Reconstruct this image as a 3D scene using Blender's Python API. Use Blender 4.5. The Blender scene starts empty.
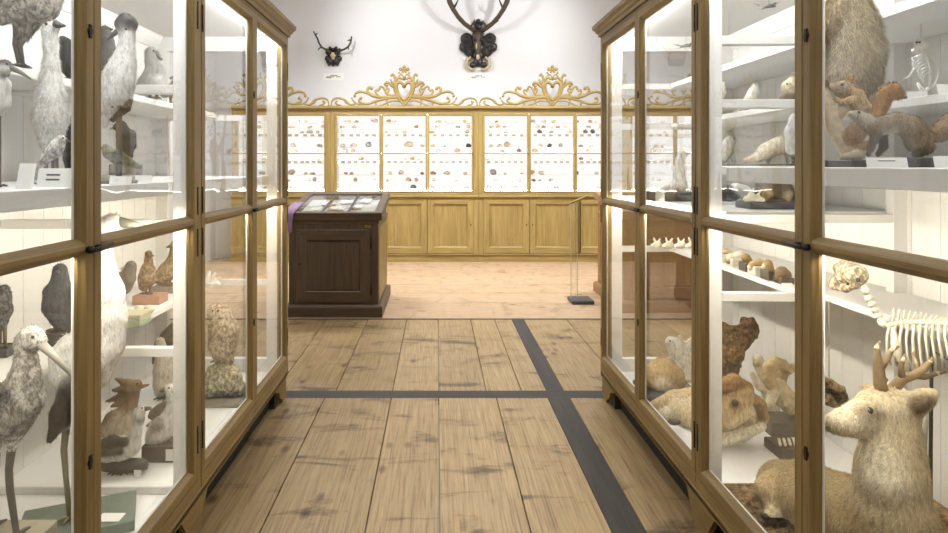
import bpy, bmesh, math, random
import numpy as np
from mathutils import Vector, Matrix, noise
import openvdb
random.seed(7)
SC = bpy.context.scene
COL = SC.collection
F, VX, VY, H = 632.0, 437.0, 166.0, 1.6       # focal length in pixels, vanishing point, eye height

def P(x, y, Y):
    """world point seen at photo pixel (x, y) at the distance Y into the room"""
    return Vector(((x - VX) * Y / F, Y, H - (y - VY) * Y / F))

# ------------------------------------------------------------------ materials
MATS = {}
def new_mat(name):
    m = bpy.data.materials.new(name); m.use_nodes = True
    nt = m.node_tree; nt.nodes.clear()
    out = nt.nodes.new('ShaderNodeOutputMaterial')
    return m, nt, out
def N(nt, kind, **kw):
    n = nt.nodes.new(kind)
    for k, v in kw.items():
        if k in n.inputs: n.inputs[k].default_value = v
        else: setattr(n, k, v)
    return n
def c4(c): return (c[0], c[1], c[2], 1.0)
def lin(r, g, b):
    f = lambda v: (v / 255 / 12.92) if v <= 10.3 else ((v / 255 + .055) / 1.055) ** 2.4
    return (f(r), f(g), f(b))
def ramp(nt, fac, stops):
    r = nt.nodes.new('ShaderNodeValToRGB'); e = r.color_ramp.elements
    e[0].position, e[0].color = stops[0][0], c4(stops[0][1])
    e[1].position, e[1].color = stops[-1][0], c4(stops[-1][1])
    for p, c in stops[1:-1]:
        k = e.new(p); k.color = c4(c)
    nt.links.new(fac, r.inputs[0]); return r.outputs[0]
def mixc(nt, fac, a, b, mode='MIX'):
    m = nt.nodes.new('ShaderNodeMix'); m.data_type = 'RGBA'; m.blend_type = mode
    for s, v in ((m.inputs[0], fac), (m.inputs[6], a), (m.inputs[7], b)):
        if hasattr(v, 'is_linked'): nt.links.new(v, s)
        elif isinstance(v, (int, float)): s.default_value = v
        else: s.default_value = c4(v)
    return m.outputs[2]
def bsdf(nt, out, color, rough=.5, bump=None, bstr=.1, metal=0, dist=.01, spec=.5):
    b = N(nt, 'ShaderNodeBsdfPrincipled', Roughness=rough, Metallic=metal)
    b.inputs['Specular IOR Level'].default_value = spec
    if hasattr(color, 'is_linked'): nt.links.new(color, b.inputs['Base Color'])
    else: b.inputs['Base Color'].default_value = c4(color)
    if bump is not None:
        bp = N(nt, 'ShaderNodeBump', Strength=bstr, Distance=dist)
        nt.links.new(bump, bp.inputs['Height']); nt.links.new(bp.outputs[0], b.inputs['Normal'])
    nt.links.new(b.outputs[0], out.inputs[0]); return b
def coords(nt, scale, kind='Object', rnd=True):
    t = nt.nodes.new('ShaderNodeTexCoord'); mp = nt.nodes.new('ShaderNodeMapping')
    mp.inputs['Scale'].default_value = scale
    nt.links.new(t.outputs[kind], mp.inputs[0])
    return mp.outputs[0]
def plain(name, c, rough=.6, metal=0, spec=.5, vary=.06, sc=14):
    if name in MATS: return MATS[name]
    m, nt, out = new_mat(name)
    v = coords(nt, (sc, sc, sc))
    n = N(nt, 'ShaderNodeTexNoise', Scale=1.0, Detail=3.0); nt.links.new(v, n.inputs[0])
    col = mixc(nt, n.outputs[0], tuple(x * (1 - vary) for x in c), tuple(min(1, x * (1 + vary)) for x in c))
    bsdf(nt, out, col, rough, metal=metal, spec=spec)
    MATS[name] = m; return m
def wood(name, ca, cb, cc, axis, sc=1.0, rough=.45):
    if name in MATS: return MATS[name]
    m, nt, out = new_mat(name)
    s = [60 * sc] * 3; s['xyz'.index(axis)] = 2.2 * sc
    v = coords(nt, s)
    n1 = N(nt, 'ShaderNodeTexNoise', Scale=1.0, Detail=4.0, Roughness=.6, Distortion=.6); nt.links.new(v, n1.inputs[0])
    s2 = [9 * sc] * 3; s2['xyz'.index(axis)] = 1.1 * sc
    v2 = coords(nt, s2)
    n2 = N(nt, 'ShaderNodeTexNoise', Scale=1.0, Detail=2.0, Distortion=1.2); nt.links.new(v2, n2.inputs[0])
    a = ramp(nt, n1.outputs[0], [(.28, cc), (.5, ca), (.75, cb)])
    b = ramp(nt, n2.outputs[0], [(.3, tuple(x * .72 for x in ca)), (.65, cb)])
    col = mixc(nt, .4, a, b)
    bsdf(nt, out, col, rough, bump=n1.outputs[0], bstr=.12, dist=.003)
    MATS[name] = m; return m
def woods(name, ca, cb, cc, **k): return {a: wood(name + '_' + a, ca, cb, cc, a, **k) for a in 'xyz'}
OAK = woods('oak', lin(138, 113, 66), lin(162, 137, 84), lin(98, 78, 42))
HONEY = woods('honey_wood', lin(162, 138, 82), lin(186, 162, 102), lin(124, 102, 56))
WALNUT = woods('walnut', lin(78, 63, 46), lin(100, 81, 60), lin(50, 40, 29))
CHEST = woods('brown_cabinet', lin(150, 108, 66), lin(172, 130, 84), lin(112, 78, 46))
WHITE = plain('white_paint', lin(238, 236, 231), .55, vary=.015, sc=5)
SHELFW = plain('shelf_paint', lin(240, 239, 236), .5, vary=.01, sc=5)
PAPER = plain('paper', lin(244, 243, 238), .8, vary=.02)
INK = plain('ink', lin(70, 70, 72), .8)
IRON = plain('dark_iron', lin(44, 40, 36), .45, metal=.6)
UNDERSHADE = plain('black_undershade', lin(26, 24, 22), .8)  # near-black, stands in for the deep shade under the cases
BLACKW = plain('black_wood', lin(46, 44, 42), .45, vary=.2)
GREYCARD = plain('grey_card', lin(158, 154, 146), .8, vary=.2, sc=40)
DARKGREY = plain('dark_grey_metal', lin(72, 76, 80), .4, metal=.3)

def glass_mat(name='glass', tint=(.985, .99, .985)):
    m, nt, out = new_mat(name)
    g = nt.nodes.new('ShaderNodeNewGeometry')
    d = nt.nodes.new('ShaderNodeVectorMath'); d.operation = 'DOT_PRODUCT'
    nt.links.new(g.outputs['Incoming'], d.inputs[0]); nt.links.new(g.outputs['Normal'], d.inputs[1])
    def M(op, a, b=None):
        k = nt.nodes.new('ShaderNodeMath'); k.operation = op
        for s, v in ((0, a), (1, b)):
            if v is None: continue
            if hasattr(v, 'is_linked'): nt.links.new(v, k.inputs[s])
            else: k.inputs[s].default_value = v
        return k.outputs[0]
    c = M('ABSOLUTE', d.outputs['Value'])
    f = M('ADD', M('MULTIPLY', M('POWER', M('SUBTRACT', 1.0, c), 5.0), .95), .027)
    t = N(nt, 'ShaderNodeBsdfTransparent', Color=c4(tint)); r = N(nt, 'ShaderNodeBsdfGlossy', Roughness=0.0)
    wv = N(nt, 'ShaderNodeTexNoise', Scale=1.0, Detail=1.0); nt.links.new(coords(nt, (5, 5, 3.2)), wv.inputs[0])
    bp = N(nt, 'ShaderNodeBump', Strength=.5, Distance=.004); nt.links.new(wv.outputs[0], bp.inputs['Height']); nt.links.new(bp.outputs[0], r.inputs['Normal'])
    x = nt.nodes.new('ShaderNodeMixShader')
    nt.links.new(f, x.inputs[0]); nt.links.new(t.outputs[0], x.inputs[1]); nt.links.new(r.outputs[0], x.inputs[2])
    nt.links.new(x.outputs[0], out.inputs[0]); return m
GLASS = glass_mat()
def emit(name, c, s):
    m, nt, out = new_mat(name)
    e = N(nt, 'ShaderNodeEmission', Color=c4(c), Strength=s); nt.links.new(e.outputs[0], out.inputs[0]); return m

def floor_mat():
    m, nt, out = new_mat('old_floorboards')
    at = N(nt, 'ShaderNodeAttribute', attribute_name='Col')          # r: plank tone, g: plank seed, b: 1 = boards run across
    sp = nt.nodes.new('ShaderNodeSeparateColor'); nt.links.new(at.outputs['Color'], sp.inputs[0])
    tc = nt.nodes.new('ShaderNodeTexCoord')
    sx = nt.nodes.new('ShaderNodeSeparateXYZ'); nt.links.new(tc.outputs['Object'], sx.inputs[0])
    def M(op, a, b=None, c=None):
        k = nt.nodes.new('ShaderNodeMath'); k.operation = op
        for s, v in ((0, a), (1, b), (2, c)):
            if v is None: continue
            if hasattr(v, 'is_linked'): nt.links.new(v, k.inputs[s])
            else: k.inputs[s].default_value = v
        return k.outputs[0]
    def lerp(a, b, f): return M('ADD', M('MULTIPLY', a, M('SUBTRACT', 1.0, f)), M('MULTIPLY', b, f))
    across = lerp(sx.outputs[0], sx.outputs[1], sp.outputs[2])      # coordinate across the board
    along = lerp(sx.outputs[1], sx.outputs[0], sp.outputs[2])
    seed = M('MULTIPLY', sp.outputs[1], 37.0)
    def vec(a, l, z=0.0):
        k = nt.nodes.new('ShaderNodeCombineXYZ')
        nt.links.new(M('MULTIPLY', across, a), k.inputs[0]); nt.links.new(M('MULTIPLY', along, l), k.inputs[1]); nt.links.new(M('ADD', seed, z), k.inputs[2])
        return k.outputs[0]
    g1 = N(nt, 'ShaderNodeTexNoise', Scale=1.0, Detail=5.0, Roughness=.62, Distortion=.3); nt.links.new(vec(95, 2.6), g1.inputs[0])
    w = N(nt, 'ShaderNodeTexNoise', Scale=1.0, Detail=1.0, Distortion=.4); nt.links.new(vec(5.5, .75, 5), w.inputs[0])
    rings = M('FRACT', M('MULTIPLY', w.outputs[0], 11.0)); rings = M('ABSOLUTE', M('SUBTRACT', rings, .5))
    st = N(nt, 'ShaderNodeTexNoise', Scale=1.0, Detail=4.0, Roughness=.6, Distortion=.5); nt.links.new(vec(2.2, 5.5, 11), st.inputs[0])
    vo = N(nt, 'ShaderNodeTexVoronoi', Scale=1.0); nt.links.new(vec(5.0, 2.6, 3), vo.inputs[0])
    base = ramp(nt, g1.outputs[0], [(.26, lin(114, 94, 64)), (.48, lin(160, 139, 101)), (.76, lin(187, 168, 129))])
    r2 = ramp(nt, rings, [(0.0, lin(170, 138, 100)), (.25, lin(210, 186, 150)), (.5, lin(224, 202, 168))])
    col = mixc(nt, .5, base, r2, 'MULTIPLY'); col = mixc(nt, .55, col, base)
    tone = ramp(nt, sp.outputs[0], [(0.0, (.62, .6, .57)), (1.0, (1.25, 1.22, 1.2))])
    col = mixc(nt, 1.0, col, tone, 'MULTIPLY')
    col = mixc(nt, sp.outputs[2], col, mixc(nt, 1.0, col, (1.22, 1.24, 1.62), 'MULTIPLY'))  # far cross boards painted paler and pinker to stand in for light
    stain = ramp(nt, st.outputs[0], [(.56, (1, 1, 1)), (.63, (.62, .59, .56)), (.7, (.2, .19, .18))])
    col = mixc(nt, M('SUBTRACT', .85, M('MULTIPLY', sp.outputs[2], .5)), col, stain, 'MULTIPLY')
    knot = ramp(nt, vo.outputs['Distance'], [(.05, (.2, .15, .11)), (.11, (.62, .52, .42)), (.17, (1, 1, 1))])
    col = mixc(nt, .9, col, knot, 'MULTIPLY')
    rg = ramp(nt, st.outputs[0], [(.4, (.33, .33, .33)), (.7, (.5, .5, .5))])
    b = bsdf(nt, out, col, .45, bump=g1.outputs[0], bstr=.2, dist=.004, spec=.4)
    nt.links.new(rg, b.inputs['Roughness']); return m
FLOORM = floor_mat()
STRIP = wood('dark_floor_strip_y', lin(46, 42, 38), lin(62, 57, 51), lin(31, 29, 26), 'y', rough=.7)
STRIPX = wood('dark_floor_strip_x', lin(46, 41, 36), lin(62, 56, 49), lin(31, 28, 25), 'x', rough=.7)
def wall_mat():
    m, nt, out = new_mat('plaster')
    v = coords(nt, (1.2, 1.2, 1.2))
    n = N(nt, 'ShaderNodeTexNoise', Scale=1.0, Detail=4.0); nt.links.new(v, n.inputs[0])
    col = mixc(nt, n.outputs[0], lin(226, 228, 232), lin(234, 235, 238))
    bsdf(nt, out, col, .85, bump=n.outputs[0], bstr=.03); return m
PLASTER = wall_mat()

# ------------------------------------------------------------------ mesh helpers
class B:
    def __init__(s): s.v = []; s.f = []; s.fm = []; s.fs = []; s.mats = []; s.col = {}
    def mi(s, m):
        if m not in s.mats: s.mats.append(m)
        return s.mats.index(m)
    def raw(s, vs, fs, m, smooth=False):
        o = len(s.v); s.v += [Vector(v) for v in vs]; k = s.mi(m)
        for f in fs: s.f.append([i + o for i in f]); s.fm.append(k); s.fs.append(smooth)
    def box(s, x0, x1, y0, y1, z0, z1, m, bev=0.0):
        if x0 > x1: x0, x1 = x1, x0
        if y0 > y1: y0, y1 = y1, y0
        if z0 > z1: z0, z1 = z1, z0
        if bev <= 0:
            s.raw([(x, y, z) for x in (x0, x1) for y in (y0, y1) for z in (z0, z1)],
                  [(0, 1, 3, 2), (4, 6, 7, 5), (0, 4, 5, 1), (2, 3, 7, 6), (0, 2, 6, 4), (1, 5, 7, 3)], m)
            return
        bm = bmesh.new(); bmesh.ops.create_cube(bm, size=1)
        for v in bm.verts:
            v.co = Vector((x0 + (v.co.x + .5) * (x1 - x0), y0 + (v.co.y + .5) * (y1 - y0), z0 + (v.co.z + .5) * (z1 - z0)))
        bmesh.ops.bevel(bm, geom=bm.edges[:], offset=bev, segments=1, affect='EDGES')
        s.frombm(bm, m)
    def frombm(s, bm, m, smooth=False, xf=None):
        bm.verts.index_update()
        s.raw([xf @ v.co if xf else v.co for v in bm.verts], [[v.index for v in f.verts] for f in bm.faces], m, smooth); bm.free()
    def rect(s, fr, u0, u1, v0, v1, prof, mu, mv, back=None):
        """sweep a closed profile [(inset, height)] round a rectangle in the frame fr=(O,U,V,N), mitred; back: {segment: material}"""
        O, U, V, Nn = fr; n = len(prof)
        vs = []
        for d, h in prof:
            for u, v in ((u0 + d, v0 + d), (u1 - d, v0 + d), (u1 - d, v1 - d), (u0 + d, v1 - d)):
                vs.append(O + U * u + V * v + Nn * h)
        for side in range(4):
            for i in range(n):
                j = (i + 1) % n; t = (side + 1) % 4
                m = (back or {}).get(i, mu if side % 2 == 0 else mv)
                s.raw([vs[i * 4 + side], vs[i * 4 + t], vs[j * 4 + t], vs[j * 4 + side]], [(0, 1, 2, 3)], m)
    def tube(s, pts, radii, m, seg=8, flat=None, smooth=True):
        pts = [Vector(p) for p in pts]; n = len(pts)
        if isinstance(radii, (int, float)): radii = [radii] * n
        rings = []; ref = None
        for i, p in enumerate(pts):
            t = (pts[min(i + 1, n - 1)] - pts[max(i - 1, 0)])
            t = t.normalized() if t.length > 1e-9 else Vector((0, 0, 1))
            if ref is None: ref = Vector((0, 1, 0)) if abs(t.y) < .9 else Vector((1, 0, 0))
            a = t.cross(ref); a = a.normalized() if a.length > 1e-6 else t.orthogonal().normalized()
            b = t.cross(a).normalized(); ref = -a.cross(t) if False else ref
            ring = []
            for k in range(seg):
                an = 2 * math.pi * k / seg
                ring.append(p + a * (radii[i] * math.cos(an)) + b * (radii[i] * math.sin(an) * (flat or 1)))
            rings.append(ring)
        vs = [v for r in rings for v in r]; fs = []
        for i in range(n - 1):
            for k in range(seg):
                k2 = (k + 1) % seg
                fs.append((i * seg + k, i * seg + k2, (i + 1) * seg + k2, (i + 1) * seg + k))
        fs.append(tuple(range(seg))[::-1]); fs.append(tuple((n - 1) * seg + k for k in range(seg)))
        s.raw(vs, fs, m, smooth)
    def ball(s, c, r, m, sub=2, sc=(1, 1, 1)):
        bm = bmesh.new(); bmesh.ops.create_icosphere(bm, subdivisions=sub, radius=1)
        s.frombm(bm, m, True, Matrix.Translation(c) @ Matrix.Diagonal((r * sc[0], r * sc[1], r * sc[2], 1)))
    def build(s, name, parent=None, origin=(0, 0, 0), colors=None):
        me = bpy.data.meshes.new(name); o = Vector(origin)
        me.from_pydata([v - o for v in s.v], [], s.f)
        for m in s.mats: me.materials.append(m)
        me.polygons.foreach_set('material_index', s.fm); me.polygons.foreach_set('use_smooth', s.fs)
        if colors is not None:
            ca = me.color_attributes.new('Col', 'FLOAT_COLOR', 'POINT'); ca.data.foreach_set('color', np.asarray(colors, dtype=np.float32).ravel())
        bm = bmesh.new(); bm.from_mesh(me); bmesh.ops.recalc_face_normals(bm, faces=bm.faces[:]); bm.to_mesh(me); bm.free()
        me.update(); ob = bpy.data.objects.new(name, me); COL.objects.link(ob)
        if parent is not None: ob.parent = parent
        else: ob.location = o
        return ob
def tag(o, label=None, cat=None, group=None, kind=None):
    if label: o['label'] = label
    if cat: o['category'] = cat
    if group: o['group'] = group
    if kind: o['kind'] = kind
    return o
class Thing:
    """an Empty at the thing's base that parents its parts; geometry is given in room coordinates"""
    def __init__(s, name, loc, label, cat, group=None):
        s.o = bpy.data.objects.new(name, None); COL.objects.link(s.o); s.o.location = loc; s.loc = Vector(loc)
        s.o.empty_display_size = .1; tag(s.o, label, cat, group)
    def part(s, name, b, parent=None, label=None, colors=None):
        p = b.build(name, parent or s.o, s.loc, colors)
        if label: p['label'] = label
        return p
def single(name, b, loc, label, cat, group=None):
    return tag(b.build(name, None, loc), label, cat, group)
def structure(name, b): return tag(b.build(name), kind='structure')
X_, Y_, Z_ = Vector((1, 0, 0)), Vector((0, 1, 0)), Vector((0, 0, 1))

# ------------------------------------------------------------------ the room
RX0, RX1, RY0, RY1, RZ = -3.85, 5.05, -3.0, 10.99, 4.7
def room():
    def slab(name, *a):
        b = B(); b.box(*a, PLASTER); structure(name, b)
    slab('wall_back', RX0 - .2, RX1 + .2, RY1, RY1 + .2, -.1, RZ)
    slab('wall_front', RX0 - .2, RX1 + .2, RY0 - .2, RY0, -.1, RZ)
    slab('wall_left', RX0 - .2, RX0, RY0, RY1, -.1, RZ)
    slab('wall_right', RX1, RX1 + .2, RY0, RY1, -.1, RZ)
    slab('ceiling', RX0 - .2, RX1 + .2, RY0 - .2, RY1 + .2, RZ, RZ + .15)
    b = B(); cols = []
    def plank(x0, x1, y0, y1, cross, gap=.0025, tone=None):
        n0 = len(b.v); b.box(x0 + (0 if cross else gap), x1 - (0 if cross else gap), y0 + (gap if cross else 0), y1 - (gap if cross else 0), -.05, 0, FLOORM, bev=.0015)
        t = random.uniform(.3, .75) if tone is None else tone
        cols.extend([(t, random.random(), float(cross), 1)] * (len(b.v) - n0))
    xa = [RX0, -3.4, -3.0, -2.6, -2.2, -1.75, -1.2, -.775, -.315, .012, .41, .765]
    ta = {-1.2: .45, -.775: .42, -.315: .55, .012: .66, .41: .62}
    for i in range(len(xa) - 1): plank(xa[i], xa[i + 1], RY0, 4.36, False, tone=ta.get(xa[i]))
    xb = [.915, 1.42, 1.9, 2.4, 2.9, 3.4, 3.9, 4.4, RX1]
    for i in range(len(xb) - 1): plank(xb[i], xb[i + 1], RY0, 4.36, False, tone=.5 if i == 0 else None)
    xc = [RX0, -3.2, -2.7, -2.2, -1.7, -1.15, -.72, -.316, .012, .35, .6, .78]
    for i in range(len(xc) - 1): plank(xc[i], xc[i + 1], 4.5, 6.58, False, tone={-.316: .62, .012: .5, .35: .66, .6: .6, -.72: .4, -1.15: .45}.get(xc[i]))
    xd = [.905, 1.35, 1.8, 2.3, 2.8, 3.3, 3.8, 4.3, RX1]
    for i in range(len(xd) - 1): plank(xd[i], xd[i + 1], 4.5, 6.58, False, tone=.55 if i == 0 else None)
    yc = [6.63, 7.39, 7.95, 8.55, 9.2, 9.8, 10.4, RY1]
    for i in range(len(yc) - 1): plank(RX0, RX1, yc[i], yc[i + 1], True, gap=.007, tone=(.8, .95, .9, 1.0, .95, 1.0, .95)[i])  # high tones paint in the bright light on the far floor
    def strip(x0, x1, y0, y1, m):
        n0 = len(b.v); b.box(x0, x1, y0, y1, -.05, .0005, m); cols.extend([(.5, .5, 0, 1)] * (len(b.v) - n0))
    strip(RX0, RX1, 4.36, 4.5, STRIPX); strip(RX0, RX1, 6.58, 6.63, STRIPX)
    strip(.765, .915, RY0, 4.36, STRIP); strip(.78, .905, 4.5, 6.58, STRIP)
    o = tag(b.build('floor', None, (0, 0, 0), cols), kind='structure')
room()

# unseen ceiling lamps, added to light the room -----------------
LAMPM = emit('lamp_diffuser', (1, .98, .95), 3.0)
def area(name, loc, rot, sx, sy, power, color=(1, 1, 1), parent=None):
    l = bpy.data.lights.new(name, 'AREA'); l.shape = 'RECTANGLE'; l.size, l.size_y = sx, sy; l.energy = power; l.color = color
    o = bpy.data.objects.new(name, l); COL.objects.link(o); o.location = loc; o.rotation_euler = rot
    return o
def lamps():
    k = 0
    for (y, w) in ((-1.4, 11), (1.8, 15), (5.6, 27), (8.6, 78)):
        for x in (-1.9, .5, 2.9):
            t = Thing('ceiling_lamp', (x, y, RZ), f"added flat ceiling lamp, {['first', 'second', 'third'][k % 3]} of the {['row over the entrance', 'row over the cases', 'row over the low cabinets', 'row before the wall cabinets'][k // 3]}", 'ceiling lamp', 'ceiling lamps')
            b = B(); b.box(x - .62, x + .62, y - .32, y + .32, RZ - .06, RZ, SHELFW, .004); t.part('housing', b)
            b = B(); b.box(x - .57, x + .57, y - .27, y + .27, RZ - .064, RZ - .06, LAMPM); t.part('diffuser', b)
            a = area('lamp_light', (x, y, RZ - .09), (0, 0, 0), 1.1, .5, w, (.985, .99, 1)); a.data.spread = math.radians(180 if y < 8 else 125); k += 1
lamps()
# ------------------------------------------------------------------ the two long glass cases
TUBE_W = emit('tube_warm', (1, .92, .78), 105.0)
TUBE_C = emit('tube_cool', (.98, .99, 1), 115.0)
def display_case(s, xf, ys, lower, upper, extra, label, gap=.02):
    n = -s                                                  # towards the aisle
    xb = xf + s * .93
    y0, y1 = ys[0], ys[-1]; ymid = ys[2]
    T = Thing('display_case', (xf + s * .46, (y0 + y1) / 2, 0), label, 'display case', 'glass display cases')
    fr = (Vector((xf, 0, 0)), Y_, Z_, X_ * n)
    X0, X1 = min(xf, xb), max(xf, xb)
    xo = xf - n * .035                                      # back of the doors
    # carcass: base, back boards, corner posts, roof
    b = B()
    b.box(X0, X1, y0, y1, .152, .178, OAK['y'], .003)
    b.box(xo, xb, y0, y1, 2.50, 2.565, OAK['y'], .003)
    b.box(xb - s * .012, xb, y0, y1, .178, 2.5, OAK['z'])
    b.box(xo, xo + s * .03, y1 - .05, y1, .178, 2.5, OAK['z'])
    T.part('carcass', b)
    b = B(); b.box(xo + s * .001, xb - s * .035, y0 + .03, y1 - .03, .178, .19, SHELFW); T.part('case_floor', b)
    b = B(); b.box(xo + s * .001, xb - s * .035, y0 + .03, y1 - .03, 2.488, 2.5, WHITE)
    xc = xb - s * .034; pr = [(0, 2.40), (.012, 2.40), (.03, 2.43), (.045, 2.46), (.05, 2.488), (0, 2.488)]; m = len(pr)
    vs = [(xc - s * d, yq, z) for yq in (y0 + .05, y1 - .05) for d, z in pr]
    b.raw(vs, [tuple(range(m)), tuple(range(2 * m - 1, m - 1, -1))] + [(q, (q + 1) % m, m + (q + 1) % m, m + q) for q in range(m)], WHITE)
    T.part('case_ceiling', b)
    b = B(); yy = y0 + .03
    while yy < y1 - .03:
        w = min(.155, y1 - .03 - yy); b.box(xb - s * .034, xb - s * .014, yy + .0015, yy + w - .0015, .19, 2.488, WHITE); yy += .155
    b.box(xb - s * .02, xb - s * .012, y0 + .03, y1 - .03, .19, 2.488, WHITE)
    T.part('back_boards', b)
    b = B(); b.box(xf - n * .002, xo, ymid + .001, ymid + gap - .001, .194, 2.49, OAK['z'], .002); T.part('hinge_post', b)
    # middle divider: white posts and bars that carry the shelves
    b = B()
    b.box(xo, xo + s * .055, ymid - .045, ymid + .045, .19, 2.488, WHITE, .003)
    b.box(xb - s * .09, xb - s * .034, ymid - .025, ymid + .025, .19, 2.488, WHITE)
    bars = lower + upper + extra['bars']
    for z in bars: b.box(xo + s * .055, xb - s * .09, ymid - .02, ymid + .02, z - .04, z - .001, WHITE, .003)
    b.box(xo + s * .055, xb - s * .09, ymid - .02, ymid + .02, .19, .225, WHITE, .003)
    T.part('divider', b)
    # glazed ends
    for ye, dr in ((y1, 1), (y0, -1)):
        b = B()
        u0, u1 = (0, abs(xb - xo))
        fe = (Vector((xo, ye - dr * .045, 0)), X_ * s, Z_, Y_ * dr)
        b.rect(fe, u0 + .002, u1 - .012, .179, 2.487, [(0, 0), (0, .043), (.1, .043), (.1, 0)], OAK['x'], OAK['z'], {3: WHITE, 2: WHITE})
        for z in lower + upper: b.box(xo + s * .1, xb - s * .11, ye - dr * .045, ye - dr * .015, z - .04, z - .001, WHITE)
        e = T.part('end_frame', b)
        b = B(); b.box(xo + s * .1, xb - s * .11, ye - dr * .012, ye - dr * .008, .28, 2.387, GLASS); T.part('end_pane', b, e)
    # cornice
    b = B()
    b.rect((Vector((X0, y0, 0)), X_, Y_, Z_), 0, X1 - X0, 0, y1 - y0,
           [(.03, 2.492), (-.012, 2.492), (-.014, 2.512), (-.028, 2.522), (-.03, 2.534), (-.046, 2.548), (-.048, 2.572), (.03, 2.572)], OAK['x'], OAK['y'])
    T.part('cornice', b)
    # base moulding and bracket feet
    b = B()
    b.box(xf, xo, y0, y1, .16, .193, OAK['y'], .004)
    T.part('base_rail', b)
    b = B(); b.box(xf + s * .075, xf + s * .095, y0 + .03, y1 - .03, .001, .1515, UNDERSHADE); T.part('undershade_board', b)  # black board put in for the shade beneath the case
    for (ya, yb2) in ((y1 - .34, y1), (ymid - .19, ymid + .19), (y0, y0 + .34)):
        b = B(); pr = [(0, .16), (0, .05), (.03, .0), (.1, 0), (.12, .03), (.17, .05), (.2, .1), (.26, .12), (.34, .16)]
        L = yb2 - ya
        if ya == ymid - .19: pr = [(0, .16), (.05, .13), (.1, .06), (.13, 0), (.25, 0), (.28, .06), (.33, .13), (.38, .16)]
        if ya == y1 - .34: pr = [(L - a, z) for a, z in pr][::-1]
        xa, xc = xf - n * .012, xf - n * .037
        vs = [(xa, ya + a, z - .0) for a, z in pr] + [(xc, ya + a, z) for a, z in pr]; m = len(pr)
        b.raw(vs, [tuple(range(m)), tuple(range(2 * m - 1, m - 1, -1))] + [(i, (i + 1) % m, m + (i + 1) % m, m + i) for i in range(m)], OAK['y'])
        T.part('foot', b)
        for xq in (xc, xb - s * .1):
            b = B(); b.box(xq, xq + s * .036, ya + L / 2 - .05, ya + L / 2 + .05, 0, .151, BLACKW); T.part('foot_block', b)
    # doors: stiles and rails with a bevelled inner edge, white on the inside, two panes each
    prof = [(.0015, -.035), (.0015, -.002), (.004, 0), (.040, 0), (.044, -.003), (.050, -.012), (.057, -.018), (.059, -.027), (.059, -.035)]
    zr0, zr1 = 1.335, 1.385
    for i in range(4):
        ya, yb2 = ys[i] + (gap if i == 2 else 0), ys[i + 1]
        b = B()
        b.rect(fr, ya, yb2, .246, 2.474, prof, OAK['y'], OAK['z'], {8: WHITE, 7: WHITE})
        for zq0, zq1 in ((.194, .246), (2.474, 2.490)): b.box(xf, xf - n * .035, ya + .0015, yb2 - .0015, zq0, zq1, OAK['y'])
        # middle rail
        pr = [(zr0, -.035), (zr0, -.018), (zr0 + .012, -.004), (zr0 + .018, 0), (zr1 - .018, 0), (zr1 - .012, -.004), (zr1, -.018), (zr1, -.035)]
        m = len(pr); ua, ub = ya + .046, yb2 - .046
        vs = [Vector((xf + n * h, ua, z)) for z, h in pr] + [Vector((xf + n * h, ub, z)) for z, h in pr]
        b.raw(vs, [(k, (k + 1) % m, m + (k + 1) % m, m + k) for k in range(m - 1)], OAK['y'])
        b.raw([vs[m - 1], vs[0], vs[m], vs[2 * m - 1]], [(0, 1, 2, 3)], WHITE)
        d = T.part('door', b)
        for za, zb in ((.304, zr0 + .004), (zr1 - .004, 2.416)):
            g = B(); g.box(xf - n * .0285, xf - n * .0315, ya + .058, yb2 - .058, za, zb, GLASS); T.part('pane', g, d)
        # key plate on the meeting stile
        yk = yb2 - .024 if i % 2 == 0 else ya + .024
        for zk in ((2.0, .72) if i % 2 == 0 else ()):
            g = B(); g.tube([(xf - .0005 * n, yk, zk), (xf + .004 * n, yk, zk)], .013, IRON, 10)
            g.box(xf, xf + n * .005, yk - .006, yk + .006, zk - .02, zk + .02, IRON); T.part('key_plate', g, d)
        if i % 2 == 0:                                       # turn latch over the meeting stiles
            g = B(); yl = yb2
            for yq in (yl - .035, yl + .012): g.tube([(xf, yq, 1.352), (xf + n * .016, yq, 1.352)], .011, IRON, 8)
            g.tube([(xf + n * .013, yl - .05, 1.352), (xf + n * .015, yl, 1.35), (xf + n * .013, yl + .085, 1.356)], [.006, .008, .005], IRON, 6)
            T.part('latch', g, d)
        yh = ya if i % 2 == 0 else yb2                       # hinges
        yh = min(max(yh, y0 + .012), y1 - .012) + (.006 if i % 2 == 0 else -.006)
        for zh in (.42, 1.27, 1.45, 2.25):
            g = B(); g.tube([(xf + n * .000, yh, zh - .05), (xf + n * .000, yh, zh + .05)], .0042, IRON, 8)
            g.ball((xf, yh, zh + .055), .0055, IRON, 1); g.ball((xf, yh, zh - .055), .0055, IRON, 1); T.part('hinge', g, d)
    # shelves, bay by bay
    def shelf(z, th, xfr, ya, yb2, name='shelf'):
        g = B(); g.box(xfr, xb - s * .035, ya, yb2, z - th, z, SHELFW, .002); return T.part(name, g)
    for (ya, yb2, rows) in ((y0 + .05, ymid - .022, extra['near']), (ymid + .022, y1 - .05, extra['far'])):
        for (z, th, xfr) in rows: shelf(z, th, xfr, ya, yb2)
    # lamp tubes: warm ones under the main shelf, cool ones under the ceiling
    zl = extra['lamp']
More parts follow.
